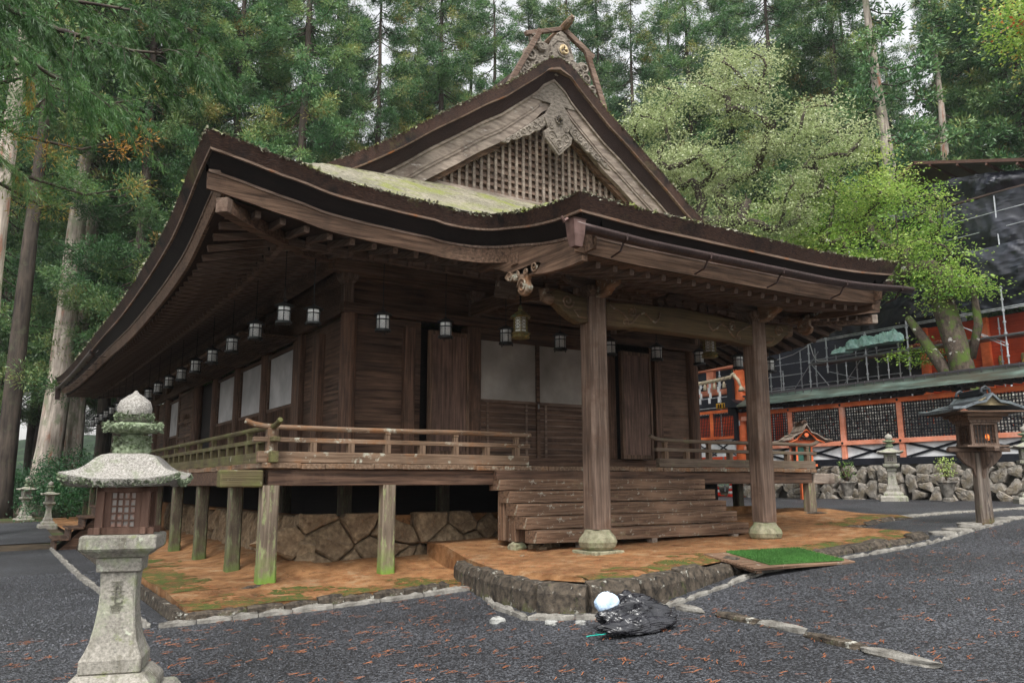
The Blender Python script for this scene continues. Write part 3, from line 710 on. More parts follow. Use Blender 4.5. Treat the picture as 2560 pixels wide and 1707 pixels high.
# funnel box at the gutter's left end
q=MB(); z=pz(PX0,PY)-.46
q.lathe([(.06,-.36),(.085,-.2),(.10,.0),(.115,.02)],(2.86,-4.22,z),sq=True)
q.tube([(2.74,-4.2,z+.02),(2.68,-4.2,z-.02),(2.64,-4.2,z+.04)],[.03,.03,.02],6)
q.build('gutter_funnel',material('funnel_copper',(.13,.075,.065),(.24,.15,.13),(8,8,8),rough=.35,bump=.1,metal=.45),g1)
g2=gutter([(X0-.03,y,rz_front(X0,y)-.52) for y in lin(12,27.5,26)])
for y in lin(12.5,27,9):
    z=rz_front(X0,y)-.52; q=MB(); q.tube([(X0-.1,y,z+.02),(X0-.1,y,z-.06),(X0-.02,y,z-.10),(X0+.1,y,z-.14),(X0+.5,y,z-.10)],.014,6); q.build('gutter_bracket',M_cop,g2)
q=MB(); q.lathe([(.09,-.55),(.11,-.1),(.12,.02)],(X0-.03,27.5,rz_front(X0,27.5)-.50),sq=True)
q.build('gutter_funnel',M_cop,g2)
# votive painted board hanging under the porch ceiling
q=MB(); q.beam((4.25,.15,5.30),(6.6,.15,5.30),.04,.32,up=(0,-.3,1)); o=q.build('votive_board',material('votive_board',(.10,.075,.06),(.20,.16,.13),(2,20,20),rough=.8,bump=.3,layers=[((.36,.33,.28),(4,4,4),.62,.7),((.05,.03,.025),(3,3,3),.62,.7)]),hall)
# ------------------------------------------------ veranda
VX0,VX1,VY1=0.,13.2,31.0
q=MB(); x=VX0
while x<VX1-.05:
    w_=min(rnd.uniform(.35,.62),VX1-x); dz=rnd.uniform(-.008,.006)
    q.box(x+.003,x+w_-.003,-rnd.uniform(0,.015),2.0,1.895+dz,1.978+dz); x+=w_
y=2.01
while y<VY1:
    w_=rnd.uniform(.35,.6); dz=rnd.uniform(-.008,.006); q.box(VX0-rnd.uniform(0,.015),2.0,y,y+w_-.006,1.895+dz,1.978+dz)
    q.box(11.4,VX1,y,y+w_-.006,1.895+dz,1.978+dz); y+=w_
ver=q.build('veranda_floor',wood('rail','y'),hall,bevel=.006)
M_vb=wood('dark','x')
q=MB().box(.1,13.1,.06,.24,1.63,1.885).box(-.0,.24,.27,30.9,1.63,1.885).box(12.96,13.14,.27,30.9,1.63,1.885)
q.build('veranda_beam',wood('olive','x') if False else M_vb,ver,bevel=.01)
q=MB().box(-.62,.02,.03,.27,1.61,1.87); q.build('beam_end',wood('railmoss','x'),ver,bevel=.02)
q=MB().box(13.16,13.95,.04,.26,1.62,1.87); q.build('beam_end',wood('pale','x'),ver,bevel=.02)
def vpost(x,y,z0,m,w_=.115):
    q=MB(); h=w_;c=.03
    oc=[(h-c,-h),(h,-h+c),(h,h-c),(h-c,h),(-h+c,h),(-h,h-c),(-h,-h+c),(-h+c,-h)]
    q.prism([(x+a,y+d) for a,d in oc],z0,1.64,axis='z')
    z1=z0+.3
    q.prism([(x+a*1.05,y+d*1.05) for a,d in oc],z0,z1,axis='z')
    return q.build('veranda_post',m,hall,origin=(x,y,1.98))
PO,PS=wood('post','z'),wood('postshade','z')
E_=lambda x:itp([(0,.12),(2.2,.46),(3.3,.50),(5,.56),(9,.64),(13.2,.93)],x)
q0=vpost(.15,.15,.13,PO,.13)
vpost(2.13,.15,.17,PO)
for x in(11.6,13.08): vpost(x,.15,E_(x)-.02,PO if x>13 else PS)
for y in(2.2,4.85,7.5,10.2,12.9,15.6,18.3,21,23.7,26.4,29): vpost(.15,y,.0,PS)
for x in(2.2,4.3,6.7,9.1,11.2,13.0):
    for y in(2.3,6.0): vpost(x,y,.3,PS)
# near-black sheets standing in for the deep shade under the floor
q=MB().box(2.3,13.0,3.0,3.05,.2,1.9); q.build('underfloor_shade',wood('black','x'),hall)
q=MB().box(2.6,2.65,3.1,28,.2,1.9); q.build('underfloor_shade',wood('black','y'),hall)
# railings
WR=wood('rail','x'); WRM=wood('railmoss','y')
def railing(p0,p1,name,m,posts,end0=None,end1=None,mz=None):
    p0=Vector(p0);p1=Vector(p1);d=(p1-p0).normalized(); L=(p1-p0).length
    def at(s_,z,o=0): v=p0+d*s_; return (v.x,v.y,z)
    q=MB()
    e0=.36 if end0 else .12; e1=.36 if end1 else .16
    q.beam(at(-(e0*.6),2.075),at(L+e1*.6,2.075),.12,.175)
    q.beam(at(-e0*.8,2.345),at(L+e1*.8,2.345),.11,.075)
    pts=[];rr=[]
    if end0: pts+= [at(-.42,2.63),at(-.28,2.575),at(-.12,2.55)]; rr+=[.042,.044,.046]
    else: pts+=[at(-.15,2.545)]; rr+=[.042]
    for s_ in lin(.1,L-.1,8): pts.append(at(s_,2.545-.008*math.sin(s_*1.3))); rr.append(.044)
    if end1: pts+=[at(L+.12,2.55),at(L+.28,2.58),at(L+.42,2.64)]; rr+=[.046,.044,.042]
    else: pts+=[at(L+.17,2.55)]; rr+=[.044]
    q.tube(pts,rr,10)
    o=q.build(name,m,ver,bevel=.008)
    for s_,tall in posts:
        q=MB(); q.beam(at(s_,2.16),at(s_,2.31),.11,.11,up=tuple(d))
        if tall: q.beam(at(s_,2.38),at(s_,2.47),.085,.085,up=tuple(d)); q.beam(at(s_,2.47),at(s_,2.505),.10,.10,up=tuple(d))
        v=p0+d*s_
        q.build('baluster',mz or wood('rail','z'),o,origin=(v.x,v.y,2.1),bevel=.006)
    return o
railing((.15,.15,0),(4.86,.15,0),'railing',WR,[(0,1),(.66,0),(1.3,0),(1.95,1),(2.6,0),(3.26,1),(3.9,0),(4.55,1)],end0=True)
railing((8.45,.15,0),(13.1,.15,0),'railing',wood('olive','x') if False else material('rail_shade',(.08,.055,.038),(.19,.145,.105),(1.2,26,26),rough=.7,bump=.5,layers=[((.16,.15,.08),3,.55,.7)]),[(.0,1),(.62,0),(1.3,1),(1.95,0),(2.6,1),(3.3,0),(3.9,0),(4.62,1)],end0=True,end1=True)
railing((.15,.15,0),(.15,30.8,0),'railing',WRM,[(.66*i,1 if i%2==0 else 0) for i in range(1,46)],end0=True,mz=wood('railmoss','z'))
q=MB().box(.07,.23,.07,.23,2.0,2.52); q.build('corner_newel',wood('rail','z'),ver,bevel=.01)
# ------------------------------------------------ front steps
SX0,SX1=4.17,9.28
q=MB().box(SX0-.02,SX1-.5,-.07,.05,1.70,1.885); q.build('step_head_board',wood('dark','x'),hall,bevel=.008)
for i in range(5):
    zt=1.735-.215*i; y0=-.16-.285*i
    q=MB(); xs8=lin(SX0+rnd.uniform(-.03,.03),SX1+rnd.uniform(-.03,.03),26); tw=rnd.uniform(-.012,.012)
    R8=[[(x,y0+.004+nrnd.gauss(0,.004),zt-.198+nrnd.gauss(0,.003)+tw*(i9/25)),(x,y0+nrnd.gauss(0,.004),zt-.03+nrnd.gauss(0,.004)+tw*(i9/25)),(x,y0+.008+nrnd.gauss(0,.004),zt+nrnd.gauss(0,.005)+tw*(i9/25)),(x,y0+.36,zt),(x,y0+.36,zt-.205)] for i9,x in enumerate(xs8)]
    vs=[v for r8 in R8 for v in r8]; q.add(vs,[(a8*5+j,a8*5+(j+1)%5,a8*5+5+(j+1)%5,a8*5+5+j) for a8 in range(25) for j in range(5)]+[(0,1,2,3,4),(125,126,127,128,129)])
    q.build('step',wood('step','x'),hall,origin=(SX0,y0,zt))
for x in(SX0+.14,SX1-.2):
    MB().box(x-.12,x+.12,-.62,-.38,.66,1.30).box(x-.10,x+.10,-.2,.0,.66,1.52).build('step_support',wood('step','z'),hall,bevel=.01)
q=MB()
for x in(SX0+.9,SX0+1.05,SX1-.45,6.7): q.box(x,x+.12,-1.3,-1.15,.52,.67)
q.build('step_chock',wood('pale','y'),hall)
# side steps at the left
for i in range(6):
    zt=.25+.28*i; x0_=-1.95+.32*i
    q=MB().box(x0_-.06,x0_+.34,12.3,14.1,zt-.05,zt).box(x0_,x0_+.05,12.35,14.05,zt-.28,zt-.05)
    q.build('side_step',wood('dark','y'),hall,bevel=.01)
MB().prism([(-1.9,-.1),(0,-.1),(0,1.62),(-.2,1.62)],12.45,13.95,axis='y').build('side_step_carcass',wood('dark','x'),hall)
# ================================================================= GROUND AND STONES
def sheet(xs,ys,zf): return [[(x,y,zf(x,y)) for x in xs] for y in ys]
M_soil=material('forest_soil',(.03,.022,.014),(.085,.06,.035),(3,3,3),rough=.95,bump=.6,bumpscale=9,layers=[((.045,.065,.015),.22,.5,.62)])
b=MB(); gx=sorted(set([-300,-120,-60]+lin(-40,50,46)+[60,80,120,300])); gy=sorted(set([-200,-80,-40]+lin(-30,60,46)+[80,120,200,400]))
tag(b.grid(sheet(gx,gy,lambda x,y:gz(x,y)-.03)).build('ground',M_soil,recalc=False,smooth=True),None,None,kind='structure')
def gravel_material():
    M=bpy.data.materials.new('gravel'); M.use_nodes=True; t=M.node_tree;N=t.nodes;L=t.links; b=N['Principled BSDF']; b.inputs['Roughness'].default_value=.55; b.inputs['Specular IOR Level'].default_value=.5
    tc=N.new('ShaderNodeTexCoord')
    v=N.new('ShaderNodeTexVoronoi'); v.inputs['Scale'].default_value=55; L.new(tc.outputs['Object'],v.inputs[0])
    rp=N.new('ShaderNodeValToRGB'); e=rp.color_ramp.elements; e[0].position=.0;e[1].position=1; e[0].color=(.005,.005,.006,1); e[1].color=(.11,.115,.128,1)
    e2=rp.color_ramp.elements.new(.55); e2.color=(.020,.021,.025,1)
    sp=N.new('ShaderNodeSeparateColor'); L.new(v.outputs['Color'],sp.inputs[0]); L.new(sp.outputs[0],rp.inputs[0])
    n=N.new('ShaderNodeTexNoise'); n.inputs['Scale'].default_value=.5; n.inputs['Detail'].default_value=5; L.new(tc.outputs['Object'],n.inputs[0])
    mr=N.new('ShaderNodeMapRange'); mr.inputs[1].default_value=.3;mr.inputs[2].default_value=.7;mr.inputs[3].default_value=.6;mr.inputs[4].default_value=1.35; L.new(n.outputs[0],mr.inputs[0])
    hv=N.new('ShaderNodeHueSaturation'); L.new(mr.outputs[0],hv.inputs['Value']); L.new(rp.outputs[0],hv.inputs['Color']); L.new(hv.outputs[0],b.inputs['Base Color'])
    bp=N.new('ShaderNodeBump'); bp.inputs['Strength'].default_value=.9; bp.inputs['Distance'].default_value=.012; bp.invert=True; L.new(v.outputs['Distance'],bp.inputs['Height']); L.new(bp.outputs[0],b.inputs['Normal'])
    return M
M_grav=gravel_material()
b=MB(); b.grid(sheet(lin(-14,27,90),lin(-20,-1.3,50),lambda x,y:gz(x,y))); b.grid(sheet(lin(13.2,26.2,30),lin(-1.3,60,60),lambda x,y:gz(x,y))); b.grid(sheet(lin(-14,-1.45,16),lin(-1.3,13,30),lambda x,y:gz(x,y)))
b.grid(sheet(lin(-14,-1.6,16),lin(16,28,20),lambda x,y:gz(x,y)))
tag(b.build('gravel_court',M_grav,recalc=False,smooth=True),None,None,kind='structure')
# loose gravel stones close to the viewer
ico=[(0,0,1),(.9,0,.1),(.28,.85,.2),(-.72,.5,.1),(-.7,-.55,.15),(.3,-.85,.1),(0,0,-.6)]
icf=[(0,1,2),(0,2,3),(0,3,4),(0,4,5),(0,5,1),(6,2,1),(6,3,2),(6,4,3),(6,5,4),(6,1,5)]
def scatter(n,region,s0,s1,name,m,flat=.6):
    q=MB()
    for i in range(n):
        x,y=region(); s_=nrnd.uniform(s0,s1); a=nrnd.uniform(0,6.3); z=gz(x,y)
        ca,sa=math.cos(a),math.sin(a)
        q.add([(x+(px*ca-py*sa*.7)*s_,y+(px*sa+py*ca*.7)*s_,z+pz_*s_*flat+s_*.15) for px,py,pz_ in ico],icf)
    return tag(q.build(name,m,recalc=False),None,None,kind='stuff')
M_peb=material('pebble',(.010,.010,.012),(.12,.125,.14),(30,30,30),rough=.5,bump=0,spec=.5)
def near_():
    while 1:
        y=-9.5+8*nrnd.random()**1.3; x=nrnd.uniform(-4,6)
        if y<-1.7: return x,y
scatter(15000,near_,.006,.014,'loose_gravel',M_peb)
def leftg():
    return nrnd.uniform(-5,-1.6),nrnd.uniform(-3,6)
scatter(7000,leftg,.010,.024,'coarse_gravel',M_peb)
# cedar needles lying about
M_need=material('fallen_needles',(.22,.065,.025),(.40,.15,.06),(4,4,4),rough=.8,bump=0)
def needles(n,region,zf,name,l0=.03,l1=.11,clump=4):
    q=MB()
    for i in range(n):
        x,y=region(); a=nrnd.gauss(.15,.45) if nrnd.random()<.75 else nrnd.uniform(0,3.1)
        for k in range(nrnd.randint(1,clump)):
            xx=x+nrnd.gauss(0,.03);yy=y+nrnd.gauss(0,.03); l=nrnd.uniform(l0,l1); aa=a+nrnd.gauss(0,.3); z=zf(xx,yy)+nrnd.uniform(.008,.018)
            dx,dy=math.cos(aa)*l,math.sin(aa)*l; wx,wy=-math.sin(aa)*.0035,math.cos(aa)*.0035
            q.add([(xx-dx/2-wx,yy-dy/2-wy,z),(xx+dx/2-wx,yy+dy/2-wy,z+.004),(xx+dx/2+wx,yy+dy/2+wy,z+.005),(xx-dx/2+wx,yy-dy/2+wy,z)],[(0,1,2,3)])
    return tag(q.build(name,M_need,recalc=False),None,None,kind='stuff')
def reg1():
    while 1:
        x=nrnd.uniform(-5,14); y=nrnd.uniform(-10.5,-1.7)
        dens=1 if x<3 else max(.2,1-(x-3)*.09)
        if nrnd.random()<dens and (y<-4.7 or x<2.5 or x>11): return x,y
needles(1500,reg1,gz,'needle_litter')
# earth platform under the veranda and porch
def ez(x,y):
    z=E_(x)
    if x<3.1 and y<0.9: z=.10+.03*x/3+.06*smooth01((y+1.5)/1.6)
    if x<3.4 and y>=-.2: z=max(z,.12+.22*smooth01((y-.1)/1.4)+.03*max(0,x))
    if x>3.0: z=min(z+.04*math.sin(x*2.3)*math.cos(y*1.9),1.0)
    return z
M_earth=material('earth',(.15,.065,.022),(.34,.175,.075),(4,4,4),rough=.95,bump=.9,bumpscale=26,layers=[((.30,.22,.13),2,.55,.7),((.10,.05,.025),7,.58,.68),((.38,.26,.15),40,.62,.7),((.08,.045,.025),60,.62,.68)])
M_earthmoss=material('mossy_earth',(.10,.045,.016),(.22,.105,.04),(6,6,6),rough=.95,bump=.6,bumpscale=30,layers=[((.065,.085,.015),2.6,.44,.56),((.36,.15,.05),9,.6,.68),((.04,.055,.012),14,.54,.62)])
b=MB()
poly=[(2.85,-1.45),(2.45,-2.8),(2.38,-4.0),(2.8,-4.55),(3.4,-4.62),(5.8,-3.95),(8,-3.98),(10.9,-3.85),(11.15,-1.9),(13.9,-1.85),(14.0,3)]
def ysouth(x):   # front boundary of the earth
    if x<2.38: return -1.45
    if x<2.85: return -1.45-(x-2.38)*6.6 if x<2.8 else -4.5
    return itp([(2.85,-4.5),(3.4,-4.58),(5.8,-3.92),(8,-3.95),(10.9,-3.85),(11.1,-2.0),(13.9,-1.9)],x)
def elow(x,y): return .10+.02*x+.07*smooth01((y+1.5)/1.6)+.20*smooth01((y-.1)/1.3)*smooth01((x-.1)/.9)+.012*math.sin(x*5+y*3)
def xl(y): return itp([(-4.6,2.72),(-4.1,2.45),(-2.9,2.5),(-1.5,2.86),(-.5,3.15),(.3,3.3),(.95,3.3)],y)
def ez(x,y):
    if x<xl(y)-.02 : return elow(x,y)
    z=E_(x)-.05*(1-smooth01((y-ysouth(x))/.35))+.10*smooth01((y+.8)/1.6)+.015*math.sin(x*2.3)*math.cos(y*1.9)
    return z
b=MB(); b.grid([[(x,y,elow(x,y)) for x in lin(-1.25,3.45,50)] for y in lin(-1.43,.98,26)])
b.grid([[(-1.25,y,elow(-1.25,y)+.004-d) for y in lin(-1.43,12.9,60)] for d in (0,.3)]); b.grid([[(x,-1.43,elow(x,-1.43)+.004-d) for x in lin(-1.25,2.8,30)] for d in (0,.3)]); b.grid([[(x,y,elow(x,y)) for x in lin(-1.25,1.2,14)] for y in lin(.98,12.9,40)])
rows=[]
for t in lin(0,1,40):
    r_=[]
    for s_ in lin(0,1,110):
        x0=2.45+(13.95-2.45)*s_; y=ysouth(max(x0,2.72))+(.98-ysouth(max(x0,2.72)))*t; x=x0+(xl(y)-2.45)*max(0,1-s_*5)
        r_.append((x,y,ez(x,y)))
    rows.append(r_)
b.grid(rows); b.grid([[(xl(y),y,ez(xl(y)+.01,y)-d) for y in lin(-4.5,.98,30)] for d in (0,.5)])
tag(b.build('earth_platform',M_earth,recalc=False,smooth=True),None,None,kind='structure')
import mathutils.noise as mn_
def ragged(q,x0,x1,y0,y1,zf,edge,step=.07):
    nx=int((x1-x0)/step); ny=int((y1-y0)/step)
    for i in range(nx):
        for j in range(ny):
            x=x0+i*step; y=y0+j*step; t=edge(x+step/2,y+step/2)
            if t is None: continue
            if mn_.noise(Vector((x*1.6,y*2.2,3)))*.9+mn_.noise(Vector((x*6,y*6,1)))*.55+.62-t*1.1<0: continue
            q.add([(x,y,zf(x,y)+.006),(x+step,y,zf(x+step,y)+.006),(x+step,y+step,zf(x+step,y+step)+.006),(x,y+step,zf(x,y+step)+.006)],[(0,1,2,3)])
b=MB()
ragged(b,-1.25,2.84,-1.44,-.1,elow,lambda x,y:(y+1.44)/1.0)
ragged(b,-1.25,.3,-.05,12.9,elow,lambda x,y:(x+1.25)/1.1)
ragged(b,2.9,10.9,-4.6,-3.0,ez,lambda x,y:None if y<ysouth(x)+.03 else (y-ysouth(x))/.75)
ragged(b,11.2,13.9,-1.9,-.6,ez,lambda x,y:None if y<ysouth(x)+.03 else (y-ysouth(x))/.9)
tag(b.build('moss_ground',M_earthmoss,recalc=False,smooth=True),None,None,kind='structure')
q=MB()
for i in range(5200):
    x,y=nrnd.uniform(-1.2,13.4),nrnd.uniform(-4.4,.7)
    if y<ysouth(x)+.06: continue
    s_=nrnd.uniform(.004,.012)*(2.2 if nrnd.random()<.03 else 1); a=nrnd.uniform(0,6.3); z=ez(x,y); ca,sa=math.cos(a),math.sin(a)
    q.add([(x+(px*ca-py*sa*.7)*s_,y+(px*sa+py*ca*.7)*s_,z+pz_*s_*.6+s_*.15) for px,py,pz_ in ico],icf)
tag(q.build('earth_grit',material('grit',(.12,.06,.03),(.40,.27,.16),(20,20,20),rough=.9,bump=0),recalc=False),None,None,kind='stuff')
b=MB(); b.grid([[(x,y,elow(x,.98)-.01) for x in lin(.9,3.4,8)] for y in lin(.97,31.5,20)]); b.grid([[(x,y,elow(x,.98)-.01) for x in lin(-1.25,.9,5)] for y in lin(12.9,31.5,20)]); b.grid([[(x,y,.6) for x in lin(3.2,13.2,8)] for y in lin(.9,31.5,20)])
tag(b.build('earth_floor',M_earth,recalc=False),None,None,kind='structure')
def regE():
    while 1:
        x=nrnd.uniform(-1.2,13.5); y=nrnd.uniform(-4.4,.6)
        if y>ysouth(x)+.05: return x,y
needles(2600,regE,ez,'platform_needles',.03,.09,3)
# moss tufts in the gap between the two kerbs
# irregular stones
def blob(q,c,s,seed,n=9,m=6,flatbottom=True,boxy=.55):
    rr=random.Random(seed); ph=[rr.uniform(0,6.3) for _ in range(6)]; vs=[]
    for i in range(m+1):
        t=math.pi*i/m-math.pi/2
        for k in range(n):
            a=2*math.pi*k/n
            x=math.cos(t)*math.cos(a);y=math.cos(t)*math.sin(a);z=math.sin(t)
            L=max(abs(x),abs(y),abs(z)); f_=(1-boxy)+boxy/L
            f_*=1+.10*math.sin(3*a+ph[0]+2*z)+.08*math.sin(5*z+ph[1]+a*2)+rr.uniform(-.05,.05)
            vs.append((c[0]+x*f_*s[0],c[1]+y*f_*s[1],c[2]+z*f_*s[2]))
    fs=[(i*n+k,i*n+(k+1)%n,(i+1)*n+(k+1)%n,(i+1)*n+k) for i in range(m) for k in range(n)]
    return q.add(vs,fs)
# kerb stones laid along polylines: every stone is its own object
def kerb(name,label,group,pts,h,wd,lmin,lmax,zf,m,drop=.12,up=.0,tilt=.05,inset=0):
    pts=[Vector((*p,0)) for p in pts]; segs=list(zip(pts,pts[1:])); k=0
    for a,c in segs:
        L=(c-a).length; d=(c-a).normalized(); s_=0; ang=math.atan2(d.y,d.x)
        while s_<L-.05:
            l=min(rnd.uniform(lmin,lmax),L-s_); p=a+d*(s_+l/2); hh=h*rnd.uniform(.80,1.08); ww=wd*rnd.uniform(.85,1.15)
            q=MB(); vs=[];nx=max(3,int(l/.10))
            z0=-drop
            jj=.020; rr=[(rnd.uniform(-jj,jj),rnd.uniform(-jj,jj),rnd.uniform(-jj,jj)) for _ in range(nx+1)]
            ring=[]
            for i in range(nx+1):
                x=-l/2+.006+(l-.012)*i/nx; e=.0 if 0<i<nx else .012; t=rr[i]
                ring.append([(x,-ww/2+e+t[0],z0),(x,-ww/2+e+t[0]*.7+.01,hh*.68),(x,-ww/2+.055+e,hh*.97+t[2]-e*2),(x,ww/2-.03-e,hh+t[1]*.6-e),(x,ww/2-e+t[1],z0)])
            n=5; vs=[v for r_ in ring for v in r_]
            fs=[(i*n+j,i*n+(j+1)%n,(i+1)*n+(j+1)%n,(i+1)*n+j) for i in range(nx) for j in range(n)]+[tuple(range(n)),tuple(range(nx*n,(nx+1)*n))]
            q.add(vs,fs); o=q.build(name,m); o.location=(p.x,p.y,zf(p.x,p.y)); o.rotation_euler=(0,rnd.uniform(-.01,.01)-math.atan2(zf(*(a+d*(s_+l)).xy)-zf(*(a+d*s_).xy),l),ang)
            tag(o,label,'kerb stone',group); s_+=l; k+=1
KS=stone('kerb'); 
kerb('kerb_stone','dark mossy kerb stone edging the orange earth below the corner of the veranda','kerb stones along the low earth edge',[(-1.3,-1.47),(2.45,-1.42)],.12,.16,.35,.8,gz,KS,)
kerb('kerb_stone','pale narrow gutter kerb stone lying almost flush with the gravel along the hall','outer gutter kerb stones',[(-1.65,-1.78),(1.2,-1.78),(2.75,-1.85),(2.12,-3.3),(1.95,-4.35),(2.6,-4.95),(3.5,-5.02)],.07,.10,.3,.75,gz,stone('slab'))
kerb('kerb_stone','pale narrow gutter kerb stone running in front of the porch platform','gutter kerb stones before the porch',[(3.5,-5.02),(6,-4.35),(8.5,-4.42),(10.5,-4.3),(13.2,-4.15)],.055,.10,.3,.7,gz,stone('slab'))
kerb('kerb_stone','mossy kerb stone running back along the left side of the hall','kerb stones along the left side',[(-1.35,-1.4),(-1.35,12.8)],.12,.18,.5,1.1,gz,KS)
kerb('kerb_stone','pale kerb stone of the left gutter running back beside the coarse gravel','left gutter kerb stones',[(-1.75,-1.7),(-1.95,5),(-2.0,12.8)],.06,.14,.5,1.0,gz,stone('slab'))
pl_=lambda x,y:ez(x,y)-.42 if x<7 else gz(x,y)-.05
kerb('platform_stone','rough dark block facing the front edge of the raised porch platform','blocks facing the porch platform',[(3.05,-.75),(2.78,-1.55),(2.42,-2.9),(2.36,-4.0),(2.72,-4.52),(3.4,-4.64),(5.9,-3.98)],.41,.26,.5,1.0,lambda x,y:E_(max(2.9,x))-.41,stone('kerb'))
kerb('platform_stone','rough block beyond the green mat at the right of the porch platform','blocks at the right of the porch platform',[(7.75,-4.0),(11.0,-3.87),(11.1,-2.1)],.24,.26,.5,1.0,lambda x,y:ez(x,max(y,-3.8))-.20,stone('kerb'))
kerb('platform_stone','low mossy kerb block in front of the right veranda post','low blocks before the right veranda',[(11.15,-1.95),(14.0,-1.9)],.16,.22,.5,1.0,lambda x,y:ez(x,y)-.13,stone('kerb'))
# paving slabs at the right
SL=stone('slab')
def slab(x,y,sx,sy,rz_,label,name='paving_slab',grp='flat paving slabs beyond the porch'):
    n=7; pts=[(sx*math.cos(2*math.pi*k/n)*rnd.uniform(.75,1.1),sy*math.sin(2*math.pi*k/n)*rnd.uniform(.75,1.1)) for k in range(n)]
    q=MB(); q.prism(pts,-.05,.035,axis='z'); o=q.build(name,SL,bevel=.012); o.location=(x,y,gz(x,y)); o.rotation_euler=(0,-.03,rz_); tag(o,label,'paving slab',grp)
for i in range(9): slab(11.6+i*.42,-3.85+rnd.uniform(-.15,.15)+i*.02,.30,.26,.2,'flat grey paving slab lying in the gravel at the corner of the porch platform',grp='slabs at the porch platform corner')
for i in range(13): slab(14.2+i*.5,-1.6+rnd.uniform(-.12,.12),.30,.24,.1,'flat grey paving slab in the row leading from the veranda corner toward the wooden lantern',grp='slabs leading from the veranda corner')
for i in range(7): slab(8.0+i*.4,-4.75+.03*i,.01+.2,.12,.1,'thin slab sunk beside the gutter kerb right of the green mat',grp='thin slabs beside the gutter kerb') if False else None
# broken line of edging stones toward the viewer
for i,(x,y,l,a) in enumerate([(3.63,-4.92,.16,.1),(3.57,-5.35,.42,-1.6),(3.56,-6.1,.62,-1.62),(3.54,-6.72,.60,-1.62),(3.38,-7.45,.66,-1.68),(3.27,-8.15,.72,-1.66)]):
    q=MB(); blob(q,(0,0,0),(l*.55,.055,.05),50+i,n=14); o=q.build('edging_stone',stone('slab') if i%2 else KS); o.location=(x,y,gz(x,y)+.015); o.rotation_euler=(0,0,a)
    tag(o,['small round stone beside the black bag','dark thin edging stone just right of the black bag','pale edging stone near the start of the broken line in the gravel','long flat edging stone in the middle of the broken line','edging stone fourth along the broken line in the gravel','last long edging stone of the broken line, nearest the viewer'][i],'edging stone')
